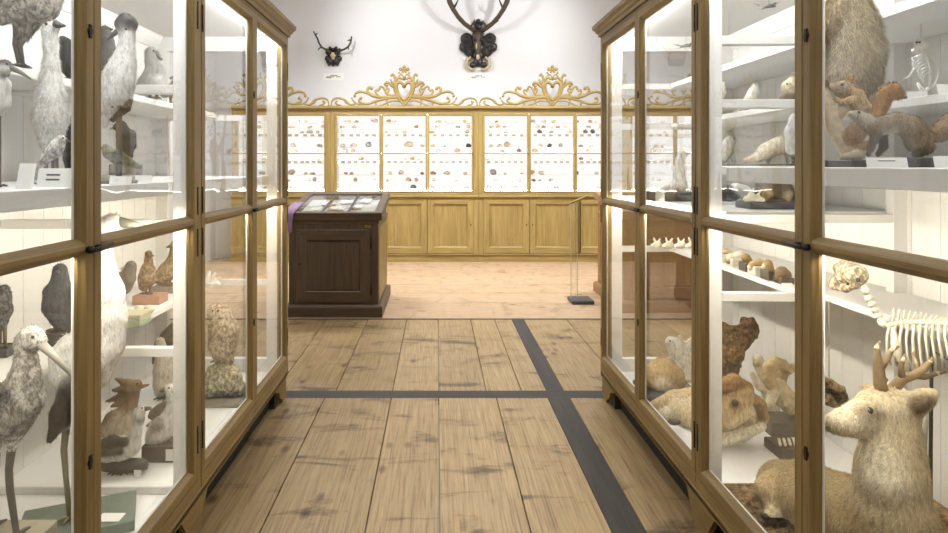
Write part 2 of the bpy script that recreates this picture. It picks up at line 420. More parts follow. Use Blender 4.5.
    for (ya, yb2) in ((y0 + .1, ymid - .1), (ymid + .1, y1 - .1)):
        g = B(); g.tube([(xo + s * .022, ya, zl), (xo + s * .022, yb2, zl)], .010, TUBE_W, 8); T.part('lamp_tube', g)
        g = B(); g.box(xo + s * .004, xo + s * .04, ya, yb2, zl + .012, zl + .018, WHITE); T.part('lamp_housing', g)  # added strip, keeps the tube from lighting the shelf above
        g = B(); g.tube([(xo + s * .02, ya, 2.465), (xo + s * .02, yb2, 2.465)], .010, TUBE_C, 8); T.part('lamp_tube', g)
        g = B(); g.box(xo + s * .004, xo + s * .05, ya, yb2, 2.478, 2.488, WHITE); T.part('lamp_housing', g)
    return T
LC = display_case(-1, -1.032, [1.055, 1.902, 2.729, 3.585, 4.38], [.82], [1.95],
    dict(bars=[1.37], lamp=1.352,
         near=[(1.532, .057, -1.15), (.82, .03, -1.51), (1.958, .033, -1.51)],
         far=[(1.532, .057, -1.15), (.82, .03, -1.51), (1.958, .033, -1.51)]),
    'tall oak and glass case full of stuffed birds beside the dark desk cabinet', .045)
RC = display_case(1, 1.132, [1.12, 1.96, 2.752, 3.58, 4.376], [1.052], [1.89, 2.165],
    dict(bars=[1.392, 1.60], lamp=1.352,
         near=[(1.595, .06, 1.25), (1.052, .03, 1.66), (1.83, .03, 1.6), (2.165, .035, 1.6)],
         far=[(1.40, .03, 1.27), (1.60, .03, 1.6), (1.052, .03, 1.585), (1.89, .03, 1.6), (2.165, .035, 1.6)]),
    'tall oak and glass case of stuffed mammals and skeletons, deer lying in it')

# ------------------------------------------------------------------ wall cabinets with the mineral collection
WY, WUY, WB = 10.53, 10.575, 10.98            # lower front, upper front, back
TUBE_M = emit('tube_mineral', (1, .965, .935), 34.0)
BACKGLOW = emit('back_glow', (1, .955, .93), 1.12)  # added glowing back, no known lamp, whitens the cabinet inside
def scroll(b, pts, r, yc, m):
    """a carved scroll: pts are photo pixels on the cabinet's front plane"""
    k = []
    for i in range(len(pts) - 1):                          # Catmull-Rom
        p0, p1, p2, p3 = (Vector(pts[max(i - 1, 0)]), Vector(pts[i]), Vector(pts[i + 1]), Vector(pts[min(i + 2, len(pts) - 1)]))
        for j in range(6):
            t = j / 6; k.append(.5 * ((2 * p1) + (p2 - p0) * t + (2 * p0 - 5 * p1 + 4 * p2 - p3) * t * t + (3 * p1 - p0 - 3 * p2 + p3) * t ** 3))
    k.append(Vector(pts[-1])); n = len(k)
    q = [(p.x, yc, p.y) for p in k]
    rad = [r * (.55 + .6 * math.sin(math.pi * min(1, .12 + i / n * .9))) for i in range(n)]
    b.tube(q, rad, m, 6)
    b.ball(q[-1], r * 1.45, m, 1, (1, .7, 1))
HALF = [
    ([(404, 101), (399, 95.5), (396, 89), (396.5, 84), (399.5, 82.5), (402.5, 84.5), (404, 86.5)], 1.0),
    ([(404, 106), (399.5, 100), (397, 96), (394.8, 90), (394.5, 84), (396, 80), (399, 78), (402, 79.5), (404, 79)], .85),
    ([(394.6, 86), (395, 81), (394, 76.5), (392.4, 74.4), (391.4, 75.8)], .6),
    ([(396.5, 80), (399, 76.5), (400, 74.5), (398.8, 73.2)], .45),
    ([(396.5, 90), (392, 86.5), (389, 83.6), (386, 83), (384.6, 85), (386.6, 86.4)], .75),
    ([(392, 86), (391.5, 82), (390.6, 80.3)], .5),
    ([(399, 96.5), (392, 95.5), (387, 94.5), (385, 91), (382.5, 87.5), (379.8, 87), (379.4, 89)], .65),
    ([(386, 94), (388.5, 91.5), (388, 89), (386.4, 89.4)], .5),
    ([(400, 98), (390, 97), (380, 97.6), (374, 96.5), (369, 94), (367.4, 90.5), (369, 87.6), (371.4, 88.8)], .85),
    ([(380, 97.4), (377, 95), (375.2, 92), (376.4, 90), (378, 91.2)], .55),
    ([(372, 96), (365.5, 93), (360, 92), (355.8, 93.6), (354.6, 96.4)], .7),
    ([(402, 98), (388, 98.6), (376, 101.4), (368, 104), (362, 103.4), (358.5, 101), (360.6, 98.6)], .75),
    ([(372, 103), (362, 104.6), (356, 103.6), (353, 101), (351.8, 98.6)], .5),
    ([(356, 104), (350, 105), (345, 100.6), (339, 98.6), (334, 99.4), (331.6, 102), (331, 106)], .6),
    ([(351, 105.5), (346, 103.4), (344.6, 101.4)], .45),
    ([(341, 105.8), (337, 104.8), (335, 102.6), (336.6, 101.8)], .5),
    ([(404, 103), (396, 101), (390, 101.6), (384, 104.5), (380, 106)], .55),
    ([(375, 106), (376, 104), (374.4, 103)], .45), ([(388, 106), (386.5, 101.5), (387.6, 99.6)], .45),
]
RANDM = random.Random(3)
def cabinet(xa, xb, nd, label, crest_mode):
    T = Thing('wall_cabinet', ((xa + xb) / 2, WB, 0), label, 'wall cabinet', 'mineral wall cabinets')
    w = xb - xa; dw = (w - .15) / nd; sx = xa + .075
    b = B()
    b.box(xa, xb, WB - .02, WB, .13, 2.52, WHITE)                       # back
    b.box(xa, xb, WY + .005, WB - .02, .0, .125, HONEY['x'], .002)      # plinth
    b.box(xa, xb, WY - .012, WY + .04, .118, .135, HONEY['x'], .003)
    for (x0, x1) in ((xa, sx), (xb - .075, xb)):
        b.box(x0, x1, WY + .004, WY + .05, .135, 1.08, HONEY['z'], .003)
        b.box(x0, x1, WUY - .012, WUY + .05, 1.15, 2.52, HONEY['z'], .003)
        b.box(x0 + .005, x1 - .005, WUY + .05, WB - .02, 1.15, 2.52, WHITE)
        b.box(x0 + .005, x1 - .005, WY + .05, WB - .02, .13, 1.1, HONEY['z'])
    b.box(sx, xb - .075, WUY + .03, WB - .02, 1.15, 1.17, WHITE); b.box(sx, xb - .075, WUY + .03, WB - .02, 2.5, 2.52, WHITE)
    T.part('carcass', b)
    b = B(); b.box(sx + .005, xb - .08, WB - .026, WB - .0205, 1.172, 2.498, BACKGLOW); T.part('added_glow_panel', b)  # glowing sheet added behind the shelves
    b = B(); b.box(xa - .0, xb + .0, WY - .025, WB - .02, 1.075, 1.11, HONEY['x'], .006); b.box(xa, xb, WY + .03, WB - .02, 1.11, 1.15, HONEY['x'], .004); T.part('counter', b)
    b = B()
    for (d0, z0, z1) in ((.0, 2.515, 2.54), (.025, 2.54, 2.558), (.05, 2.558, 2.592)): b.box(xa, xb, WUY - .014 - d0, WB, z0, z1, HONEY['x'], .004)
    b.box(xa, xb, WUY - .005, WUY + .04, 2.47, 2.515, HONEY['x'])
    T.part('cornice', b)
    for i in range(nd):
        x0, x1 = sx + i * dw, sx + (i + 1) * dw
        b = B(); fr = (Vector((0, WY + .03, 0)), X_, Z_, -Y_)
        b.rect(fr, x0 + .003, x1 - .003, .142, 1.068, [(0, -.01), (0, .024), (.004, .028), (.098, .028), (.104, .022), (.116, .010), (.118, -.01)], HONEY['x'], HONEY['z'])
        b.box(x0 + .116, x1 - .116, WY + .027, WY + .037, .255, .955, HONEY['z'])
        d = T.part('lower_door', b)
        b = B(); xk = x0 + .05 if i % 2 else x1 - .05
        b.tube([(xk, WY + .002, .62), (xk, WY - .004, .62)], .012, IRON, 8); T.part('keyhole', b, d)
        b = B(); fr = (Vector((0, WUY + .03, 0)), X_, Z_, -Y_)
        b.rect(fr, x0 + .002, x1 - .002, 1.155, 2.468, [(0, -.005), (0, .026), (.003, .029), (.022, .029), (.03, .02), (.03, -.005)], HONEY['x'], HONEY['z'])
        b.box(x0 + .03, x1 - .03, WUY + .008, WUY + .03, 1.803, 1.823, HONEY['x'], .004)
        d = T.part('glass_door', b)
        for (z0, z1) in ((1.184, 1.804), (1.822, 2.439)):
            g = B(); g.box(x0 + .029, x1 - .029, WUY + .018, WUY + .022, z0, z1, GLASS); T.part('pane', g, d)
        b = B(); b.tube([(x1 - .012, WUY - .0, 1.80), (x1 - .012, WUY - .012, 1.80)], .01, IRON, 8); T.part('lock', b, d)
    # stepped shelves
    for (z, dep, th) in ((2.345, .12, .012), (2.245, .2, .012), (2.15, .30, .07), (1.92, .16, .012), (1.83, .26, .012), (1.70, .30, .07), (1.452, .14, .012), (1.335, .21, .012), (1.215, .29, .016)):
        b = B(); b.box(sx + .01, xb - .085, WB - .02 - dep, WB - .0262, z - th, z, SHELFW, .001); T.part('shelf', b)
    for z, d in ((2.462, .048), (1.1815, .05), (1.813, .05)):
        b = B(); b.tube([(sx + .02, WUY + d, z), (xb - .095, WUY + d, z)], .009, TUBE_M, 6); T.part('lamp_tube', b)
    # crest: open carved scrolls
    yc = WUY - .03; k = yc / F; cx = (xa + xb) / 2 if nd == 3 else (xb - 1.237 if crest_mode < 0 else xa + 1.237)
    conv = lambda px, py, sg: (cx + sg * (px - 404) * k, 2.592 + (106.9 - py) * k)
    b = B()
    for sg in (-1, 1):
        for pts, r in HALF:
            q = [conv(404 - (404 - x), y, 1) if sg < 0 else conv(808 - x, y, 1) for x, y in pts]
            if nd == 2: q = [p for p in q if xa + .01 < p[0] < xb - .01]
            if len(q) > 2: scroll(b, q, r * k * 1.7, yc, HONEY['x'])
    if nd == 3:
        for dx, dz, r in ((0, 0, 0),)[:0] + ((-3.6, 69.6, 2.0), (3.6, 69.6, 2.0), (0, 67.4, 1.9), (0, 70.2, 2.0), (-1.6, 72.2, 1.3), (1.6, 72.2, 1.3)):
            q = conv(404 + dx, dz, 1); b.ball((q[0], yc, q[1]), r * k, HONEY['x'], 2, (1, .6, 1))
        for sg in (-1, 1): scroll(b, [conv(404 + sg * 0, 79, 1), conv(404 + sg * 1.5, 76, 1), conv(404 + sg * 4, 74, 1), conv(404 + sg * 5, 72.6, 1)], .6 * k, yc, HONEY['x'])
    b.box(xa, xb, yc - .012, yc + .02, 2.59, 2.605, HONEY['x'])
    T.part('crest', b)
    return sx, dw
CABX = [(-3.43, -1.785, 2), (-1.783, .690, 3), (.692, 3.165, 3), (3.167, 4.82, 2)]
CABL = ['carved yellow wall cabinet of minerals partly hidden behind the bird case', 'carved yellow wall cabinet of minerals behind the dark desk cabinet',
        'carved yellow wall cabinet of minerals next to the slim reading stand', 'carved yellow wall cabinet of minerals seen through the mammal case']
DOORS = []
for (xa, xb, nd), lb in zip(CABX, CABL):
    sx, dw = cabinet(xa, xb, nd, lb, -1 if xa < -3 else 1)
    DOORS += [(sx + i * dw, dw) for i in range(nd)]
ORD = ['first', 'second', 'third', 'fourth', 'fifth', 'sixth', 'seventh', 'eighth', 'ninth', 'tenth']
def minerals():
    kinds = [('pale cream', lin(226, 214, 200)), ('pale pink', lin(216, 194, 186)), ('grey', lin(150, 146, 142)), ('rust brown', lin(150, 112, 88)),
             ('dark brown', lin(82, 62, 50)), ('orange', lin(206, 158, 112)), ('sandy', lin(198, 178, 154)), ('charcoal', lin(58, 56, 56))]
    wts = [4.4, 4.4, 3, 2.2, .8, 1.0, 3.4, .5]; meshes = []
    for nme, c in kinds:
        for v in range(2):
            bm = bmesh.new(); bmesh.ops.create_icosphere(bm, subdivisions=2, radius=.5)
            of = Vector((RANDM.uniform(0, 50), RANDM.uniform(0, 50), 0))
            for q in bm.verts:
                q.co *= 1 + .45 * noise.noise(q.co * 2.2 + of); q.co.z = max(q.co.z, -.38)
            zmin = min(q.co.z for q in bm.verts)
            for q in bm.verts: q.co.z -= zmin
            me = bpy.data.meshes.new('mineral'); bm.to_mesh(me); bm.free(); me.materials.append(plain('stone_' + nme.replace(' ', '_'), c, .7, vary=.3, sc=6)); meshes.append((nme, me))
    rows = [(2.345, .10), (2.245, .17), (2.15, .26), (1.92, .13), (1.83, .22), (1.70, .26), (1.452, .11), (1.335, .18), (1.215, .25)]
    for di, (x0, dw) in enumerate(DOORS):
        if di == 9: continue
        for ri, (z, dep) in enumerate(rows):
            n = RANDM.choice((4, 5, 5, 6)) if 0 < di < 8 else 2; big = ri in (3, 6)
            xs = sorted(RANDM.uniform(.07, dw - .07) for _ in range(n))
            last = -1; k = 0
            for x in xs:
                sz = RANDM.uniform(.055, .10) * (1.3 if big and RANDM.random() < .4 else 1)
                if x - sz * .6 < last or k > 4: continue
                last = x + sz * .7
                nme, me = RANDM.choices(meshes, [w_ for w_ in wts for _ in (0, 1)])[0]
                o = bpy.data.objects.new('mineral', me); COL.objects.link(o)
                o.location = (x0 + x, WB - .02 - dep + .012, z); o.rotation_euler = (0, 0, RANDM.uniform(0, 6.28))
                o.scale = (sz * RANDM.uniform(.9, 1.35), min(sz, .07), sz * RANDM.uniform(.6, 1.0))
                tag(o, f'{nme} mineral, {ORD[k]} along the {ORD[ri]} row, {ORD[di]} glass door of the wall cabinets', 'mineral', f'minerals behind the {ORD[di]} glass door'); k += 1
    # small grey label cards on the two deep shelf fronts
    b = B(); b.box(-.031, .031, -.003, 0, -.019, .019, GREYCARD); me = None
    for di, (x0, dw) in enumerate(DOORS[:9]):
        for zi, z in enumerate((2.118, 1.668)):
            n = 5 if zi == 0 else 6
            for k in range(n):
                x = x0 + .06 + (dw - .12) * (k + .5) / n + RANDM.uniform(-.012, .012)
                if me is None:
                    o = b.build('label_card'); me = o.data
                else:
                    o = bpy.data.objects.new('label_card', me); COL.objects.link(o)
                o.location = (x, WB - .02 - .30 - .0008, z)
                tag(o, f'grey label card, {ORD[k]} along the {("upper", "lower")[zi]} deep shelf, {ORD[di]} wall cabinet door', 'label card', 'label cards on the mineral shelves')
minerals()

# ------------------------------------------------------------------ desk cabinets with a sloped glass top
LINEN = plain('grey_linen', lin(196, 198, 198), .8, vary=.12, sc=9)
def desk(x0, x1, y0, y1, label, dark, name='desk_cabinet'):
    W = dark; SD = OAK if dark is WALNUT else dark; zf, zb = 1.085, 1.255  # right side in paler wood, standing in for light falling on it
    T = Thing(name, ((x0 + x1) / 2, (y0 + y1) / 2, 0), label, 'display desk', 'desk cabinets with sloped glass tops')
    b = B(); b.box(x0 + .025, x1 - .025, y0 + .025, y1 - .02, .12, 1.0, W['z'], .004)
    b.box(x0 + .015, x1 - .015, y0 + .012, y1 - .01, .985, 1.02, W['x'], .006)
    # sloped box
    def wedge(xa, xb, ya, yb, za0, za1, m, dz=0.0):
        b.raw([(xa, ya, 1.02), (xb, ya, 1.02), (xb, yb, 1.02), (xa, yb, 1.02), (xa, ya, za0), (xb, ya, za0), (xb, yb, za1), (xa, yb, za1)],
              [(3, 2, 1, 0), (4, 5, 6, 7), (0, 1, 5, 4), (1, 2, 6, 5), (2, 3, 7, 6), (3, 0, 4, 7)], m)
    wedge(x0 + .03, x1 - .03, y0 + .03, y1 - .03, 1.021, 1.160, W['x'])
    T.part('body', b)
    b = B(); b.rect((Vector((x0, y0, 0)), X_, Y_, Z_), 0, x1 - x0, 0, y1 - y0, [(.06, 0), (-.022, 0), (-.022, .10), (-.016, .116), (.0, .128), (.06, .128)], W['x'], W['y']); T.part('plinth', b)
    ang = math.atan2(zb - zf, y1 - y0); L = math.hypot(zb - zf, y1 - y0)
    fr = (Vector((x0 - .015, y0 - .01, zf)), X_, Vector((0, math.cos(ang), math.sin(ang))), Vector((0, -math.sin(ang), math.cos(ang))))
    WW = x1 - x0 + .03
    b = B(); b.rect(fr, 0, WW, 0, L, [(0, -.064), (0, .012), (.006, .02), (.075, .02), (.085, .012), (.09, -.005), (.09, -.064)], W['x'], W['y'])
    for q in (1 / 3, 2 / 3):
        o, U, V, Nn = fr; u = .09 + (WW - .18) * q
        c = [o + U * (u + du) + V * v + Nn * h for v in (.085, L - .085) for du in (-.012, .012) for h in (-.012, .006)]
        b.raw(c, [(0, 1, 3, 2), (4, 6, 7, 5), (0, 4, 5, 1), (2, 3, 7, 6), (0, 2, 6, 4), (1, 5, 7, 3)], BLACKW)
    lid = T.part('lid_frame', b)
    b = B(); o, U, V, Nn = fr
    c = [o + U * u + V * v + Nn * h for u in (.085, WW - .085) for v in (.085, L - .085) for h in (.0, .004)]
    b.raw(c, [(0, 1, 3, 2), (4, 6, 7, 5), (0, 4, 5, 1), (2, 3, 7, 6), (0, 2, 6, 4), (1, 5, 7, 3)], GLASS); T.part('pane', b, lid)
    b = B(); c = [o + U * u + V * v + Nn * h for u in (.05, WW - .05) for v in (.05, L - .05) for h in (-.062, -.056)]
    b.raw(c, [(0, 1, 3, 2), (4, 6, 7, 5), (0, 4, 5, 1), (2, 3, 7, 6), (0, 2, 6, 4), (1, 5, 7, 3)], LINEN); T.part('lining', b)
    # door with raised panel on the front
    xd0, xd1 = x0 + .105, x1 - .105
    b = B(); f2 = (Vector((0, y0 + .025, 0)), X_, Z_, -Y_)
    b.rect(f2, xd0, xd1, .155, .925, [(0, -.004), (0, .016), (.005, .02), (.11, .02), (.118, .012), (.125, .004), (.128, -.004)], W['x'], W['z'])
    b.box(xd0 + .12, xd1 - .12, y0 + .012, y0 + .03, .28, .80, W['z'], .008); d = T.part('door', b)
    b = B(); b.tube([(xd0 + .04, y0 + .008, .56), (xd0 + .04, y0 - .001, .56)], .013, IRON, 8); T.part('keyhole', b, d)
    for zh in (.3, .78):
        b = B(); b.tube([(xd1 + .003, y0 + .006, zh - .06), (xd1 + .003, y0 + .006, zh + .06)], .008, IRON, 8); T.part('hinge', b, d)
    b = B(); b.box(x1 - .17, x1 - .10, y0 + .021, y0 + .026, .945, .975, plain('brass_plate', lin(150, 120, 70), .4, metal=.7)); T.part('name_plate', b)
    # side panel
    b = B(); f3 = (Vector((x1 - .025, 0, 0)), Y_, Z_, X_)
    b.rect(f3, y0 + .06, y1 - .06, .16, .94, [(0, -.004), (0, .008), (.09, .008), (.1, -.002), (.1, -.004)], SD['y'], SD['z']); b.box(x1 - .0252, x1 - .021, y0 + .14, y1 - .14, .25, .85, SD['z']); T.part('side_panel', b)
    f3 = (Vector((x0 + .025, 0, 0)), Y_, Z_, -X_); b = B()
    b.rect(f3, y0 + .06, y1 - .06, .16, .94, [(0, -.004), (0, .008), (.09, .008), (.1, -.002), (.1, -.004)], W['y'], W['z']); T.part('side_panel', b)
    return fr, WW, L
DF = desk(-1.60, -.60, 6.69, 7.86, 'dark brown desk cabinet with sloped glass top in the aisle', CHEST if False else WALNUT)
desk(2.03, 3.03, 6.9, 8.1, 'brown desk cabinet behind the case of stuffed mammals', CHEST)
def desk_contents():
    fr, WW, L = DF; o, U, V, Nn = fr
    for k in range(3):
        for j in range(2):
            b = B(); u = .2 + (WW - .4) * (k + .3 + .4 * j) / 3; v = L * (.35 + .3 * j) + .08 * k
            c = o + U * u + V * v + Nn * (-.036)
            bm = bmesh.new(); bmesh.ops.create_icosphere(bm, subdivisions=3, radius=.5)
            for q in bm.verts: q.co *= 1 + .5 * noise.noise(q.co * 3 + Vector((k * 7, j * 9, 0)))
            b.frombm(bm, plain('white_fluff', lin(226, 228, 228), .9, vary=.1), True, Matrix.Translation(c) @ Matrix.Rotation(math.atan2(V.z, V.y), 4, 'X') @ Matrix.Diagonal((.16, .2, .026, 1)))
            single('rock_crystal', b, c, f'white crystal cluster, {["back", "front"][1 - j]} one under the {ORD[k]} lid pane of the dark desk', 'mineral', 'crystals in the desk lid')
desk_contents()
def lilac():  # cloth shape stands in for a lilac long-exposure ghost
    m = plain('lilac_cloth', lin(150, 122, 152), .85, vary=.15, sc=20)
    fr, WW, L = DF; o, U, V, Nn = fr; b = B(); nu, nv = 8, 16
    path = [o + V * (L * .34) + Nn * .03, o + V * (L * .18) + Nn * .034, o + V * .03 + Nn * .032, o - Y_ * .03 + Z_ * .0, o - Y_ * .04 - Z_ * .1, o - Y_ * .035 - Z_ * .2]
    vs = []
    for j in range(nv):
        t = j / (nv - 1) * (len(path) - 1); i = min(int(t), len(path) - 2); c = path[i].lerp(path[i + 1], t - i)
        for k in range(nu): vs.append(c + U * (.03 + .105 * k / (nu - 1) * (1 - .03 * j)) + (Nn - Y_ * .4) * (.014 * math.sin(k * 2.1 + j * .5) + .012))
    top = len(vs); vs += [v + Nn * .008 - Y_ * .006 for v in vs]
    fs = [(j * nu + k, j * nu + k + 1, (j + 1) * nu + k + 1, (j + 1) * nu + k) for j in range(nv - 1) for k in range(nu - 1)]
    fs2 = [tuple(i + top for i in f[::-1]) for f in fs]
    rim = [j * nu for j in range(nv)] + [(nv - 1) * nu + k for k in range(1, nu)] + [j * nu + nu - 1 for j in range(nv - 2, -1, -1)] + list(range(nu - 2, 0, -1))
    fs3 = [(rim[i], rim[(i + 1) % len(rim)], rim[(i + 1) % len(rim)] + top, rim[i] + top) for i in range(len(rim))]
    b.raw(vs, fs + fs2 + fs3, m, True)
    single('ghost', b, path[2], 'lilac scarf blur shaped as cloth over the corner of the dark desk cabinet', 'ghost')
lilac()
def reading_stand():
    Y = 7.45; T = Thing('reading_stand', P(580, 301, Y) * 1.0, 'slim stand with clear upright sheet, wooden ledge and dark foot', 'stand')
    T.o.location.z = 0; T.loc = Vector((T.o.location.x, T.o.location.y, 0))
    xa, xb, xc = P(571, 200, Y).x, P(592, 200, Y).x, P(578, 200, Y).x
    b = B(); b.box(xa - .02, xb - .01, Y - .16, Y + .12, 0, .045, DARKGREY, .008); T.part('foot', b)
    b = B(); b.box(xa, xa + .075, Y - .006, Y + .006, .045, 1.16, GLASS); ps = T.part('clear_sheet', b)
    for xe in (xa, xa + .075):
        b = B(); b.box(xe - .003, xe + .003, Y - .007, Y + .007, .046, 1.16, plain('frosted_edge', lin(196, 186, 164), .4)); T.part('sheet_edge', b, ps)
    b = B(); b.tube([P(570.5, 203.5, Y), P(577, 200.5, Y), P(588, 195.6, Y)], .013, HONEY['x'], 6); T.part('ledge', b)
    b = B(); b.box(xc - .008, xc + .022, Y - .012, Y + .012, .57, 1.19, HONEY['z'], .003); b.box(xc + .022, xc + .032, Y - .01, Y + .01, .575, 1.19, BLACKW); T.part('upright', b)
reading_stand()

# ------------------------------------------------------------------ trophies and their cards on the wall
HORN = plain('dark_antler', lin(74, 62, 48), .6, vary=.35, sc=25)
BONE = plain('old_bone', lin(196, 182, 150), .6, vary=.2, sc=12)
CARV = plain('black_carving', lin(42, 40, 36), .4, vary=.3, sc=18)
def wall_pt(x, y, d=0.0): return P(x, y, RY1 - d)
def trophies():
    q = RY1 / F
    # small one
    T = Thing('antler_trophy', wall_pt(332, 56), 'small antlers on a black carved plaque, on the wall', 'hunting trophy', 'hunting trophies')
    b = B()
    for (x, y, r) in ((333, 56, 5.2), (330, 61, 4.2), (336, 61, 4.2), (328.5, 52, 3.2), (337.5, 52, 3.2), (327.5, 58.5, 3.0), (339, 58.5, 3.0), (330, 48, 1.7), (336, 48, 1.7), (333, 49.5, 2), (329, 64.5, 1.5), (337.6, 64.5, 1.5), (333, 64.6, 1.7), (326.5, 49.5, 1.3), (339.6, 49.3, 1.3)):
        b.ball(wall_pt(x, y, .03), r * q, CARV, 2, (1, .03 / (r * q), 1))
    T.part('plaque', b)
    b = B(); b.ball(wall_pt(333, 55, .08), 3.0 * q, BONE, 2, (1, .9, .95)); b.ball(wall_pt(333, 58, .09), 1.8 * q, BONE, 2); T.part('skull_cap', b)
    for pts in ([(331, 54, .09), (328, 51.5, .12), (325, 49, .17), (321.5, 47, .2), (319, 43, .22), (317.5, 38.5, .22), (315.5, 35, .2), (313.8, 32, .18)],
                [(335, 54, .09), (339, 51, .12), (344, 49.5, .17), (348, 47, .2), (350.5, 43, .22), (351, 40, .22), (351.6, 37, .2)]):
        b = B(); c = [wall_pt(*p) for p in pts]; b.tube(c, [q * r for r in (1.3, 1.1, 1.0, 1.0, .95, .9, .8, .5)[:len(c)]], HORN, 7)
        sg = -1 if pts[0][0] < 333 else 1
        for p, e in ((c[3], (-3.2 * sg * -1 if sg < 0 else 1.2, 3.5)), (c[-2], (2.4 if sg < 0 else -3.4, -1.5 if sg < 0 else 1))):
            b.tube([p, p + Vector((e[0] * .6 * q * (1), -.03, -e[1] * .5 * q)), p + Vector((e[0] * q, -.02, -e[1] * q))], [.8 * q, .7 * q, .35 * q], HORN, 6)
        b.ball(c[-1], .9 * q, HORN, 1); T.part('antler', b)
    # large one
    T = Thing('stag_trophy', wall_pt(478, 50), 'large stag antlers and skull on a black scrolled plaque', 'hunting trophy', 'hunting trophies')
    b = B()
    for (x, y, r) in ((478, 47, 7), (470.5, 43, 8), (486, 43, 8), (471, 52, 6), (485.5, 52, 6), (478, 55, 6), (466.5, 39, 6.4), (490, 39, 6.4), (465, 47, 6), (491.5, 47, 6), (468, 51.5, 4.5), (488.5, 51.5, 4.5), (478, 62, 5), (473, 65, 3.2), (483.5, 65, 3.2), (478, 34, 6), (478, 26.5, 4), (474.5, 23, 2), (482, 23, 2), (478.3, 21, 2.3)):
        b.ball(wall_pt(x, y, .03), r * q, CARV, 2, (1, .035 / (r * q), 1))
    for sg in (-1, 1):                                            # carved volutes
        for (cx, cy, r) in ((11.8, 39, 4.2), (13, 48, 3.8)):
            pts = [wall_pt(478.3 + sg * (cx + r * (1 - i / 26) * math.cos(i * .55)), cy + r * (1 - i / 26) * math.sin(i * .55), .07) for i in range(24)]
            b.tube(pts, .8 * q, CARV, 6)
    T.part('plaque', b)
    b = B()
    for sg in (-1, 1): b.tube([wall_pt(478 + sg * 7, 57, .06), wall_pt(478 + sg * 11, 60, .05), wall_pt(478 + sg * 11.5, 66, .05), wall_pt(478 + sg * 8, 69, .05), wall_pt(478 + sg * 3, 70, .05)], [q * 1.3, q * 1.7, q * 1.6, q * 1.6, q * 1.2], BONE, 7)
    T.part('jawbones', b, label='bone jaws curved along the plaque foot')
    b = B(); mb = [((478, 33), 4.6), ((477.5, 39), 4.4), ((477.8, 46), 3.4), ((478, 52), 2.6), ((478, 58), 1.9)]
    b.tube([wall_pt(x, y, .12 + .012 * i) for i, ((x, y), r) in enumerate(mb)], [r * q for _, r in mb], plain('skull_brown', lin(78, 66, 50), .55, vary=.6, sc=30), 10, flat=.8)
    for sg in (-1, 1): b.ball(wall_pt(478 + sg * 3.6, 39.5, .19), 1.7 * q, CARV, 2)
    b.ball(wall_pt(478, 57, .2), 2.0 * q, BONE, 2, (.9, .8, 1.5)); b.ball(wall_pt(476.5, 46, .19), 1.3 * q, BONE, 2, (.6, .8, 2.6)); T.part('skull', b)
    for sg in (-1, 1):
        pts = [(3.5, 31, .14), (8, 28, .2), (14, 23.5, .26), (20, 17, .32), (25, 9.5, .38), (28.6, 2, .42), (31, -8, .44), (30, -20, .42), (26, -32, .38), (21, -42, .34)]
        c = [wall_pt(478.3 + sg * x, y, d) for x, y, d in pts]
        b = B(); b.tube(c, [q * r for r in (2.2, 2.4, 2.2, 2.2, 2.3, 2.5, 2.2, 1.8, 1.3, .5)], HORN, 8)
        for i, e in ((1, (-4, 7)), (2, (6, 1.5)), (4, (-5.5, 10)), (6, (10, 12)), (7, (-8, 14))):
            p = c[i]; v = Vector((sg * e[0] * q, -.1, e[1] * q)); b.tube([p, p + v * .5 + Vector((0, -.03, -.01)), p + v], [1.2 * q, .9 * q, .25 * q], HORN, 6)
        T.part('antler', b)
    for (x0, x1, y0, y1, lb) in ((323.3, 343.5, 73.3, 80.4, 'white paper card on the wall under the small antlers'), (468.5, 488, 74, 80, 'white paper card on the wall under the stag trophy')):
        a, c = wall_pt(x0, y1, .006), wall_pt(x1, y0, .006)
        T = Thing('wall_card', ((a.x + c.x) / 2, RY1, a.z), lb, 'label card')
        b = B(); b.box(a.x, c.x, RY1 - .006, RY1 - .0005, a.z, c.z, PAPER); T.part('card', b)
        b = B(); w = c.x - a.x; h = c.z - a.z; mx = (a.x + c.x) / 2
        for (u0, u1, v) in ((-.17, .2, .66), (-.35, .05, .46), (.12, .35, .46), (-.35, -.1, .32)): b.box(mx + u0 * w, mx + u1 * w, RY1 - .0068, RY1 - .006, a.z + v * h, a.z + (v + .09) * h, INK)
        T.part('printed_lines', b)
trophies()
def spots():
    for i, (x, tx) in enumerate(((2.6, .2), (-1.9, .6))):
        T = Thing('track_spot', (x, 8.1, RZ), f'black ceiling spotlight aimed at the {["small antlers", "stag trophy"][i]}', 'spotlight', 'ceiling spotlights')
        b = B(); b.tube([(x, 8.1, RZ), (x, 8.1, RZ - .35)], .012, IRON, 8); T.part('rod', b)
        d = (Vector((tx, RY1, 3.5)) - Vector((x, 8.1, RZ - .4))).normalized()
        b = B(); c = Vector((x, 8.1, RZ - .4)); b.tube([c - d * .1, c + d * .1], .05, IRON, 14); T.part('lamp_head', b)
        l = bpy.data.lights.new('spot_light', 'SPOT'); l.energy = 210; l.spot_size = math.radians(100); l.spot_blend = .8; l.shadow_soft_size = .14; l.color = (1, .99, .98)
        o = bpy.data.objects.new('spot_light', l); COL.objects.link(o); o.location = c + d * .12; o.rotation_euler = d.to_track_quat('-Z', 'Y').to_euler()
spots()
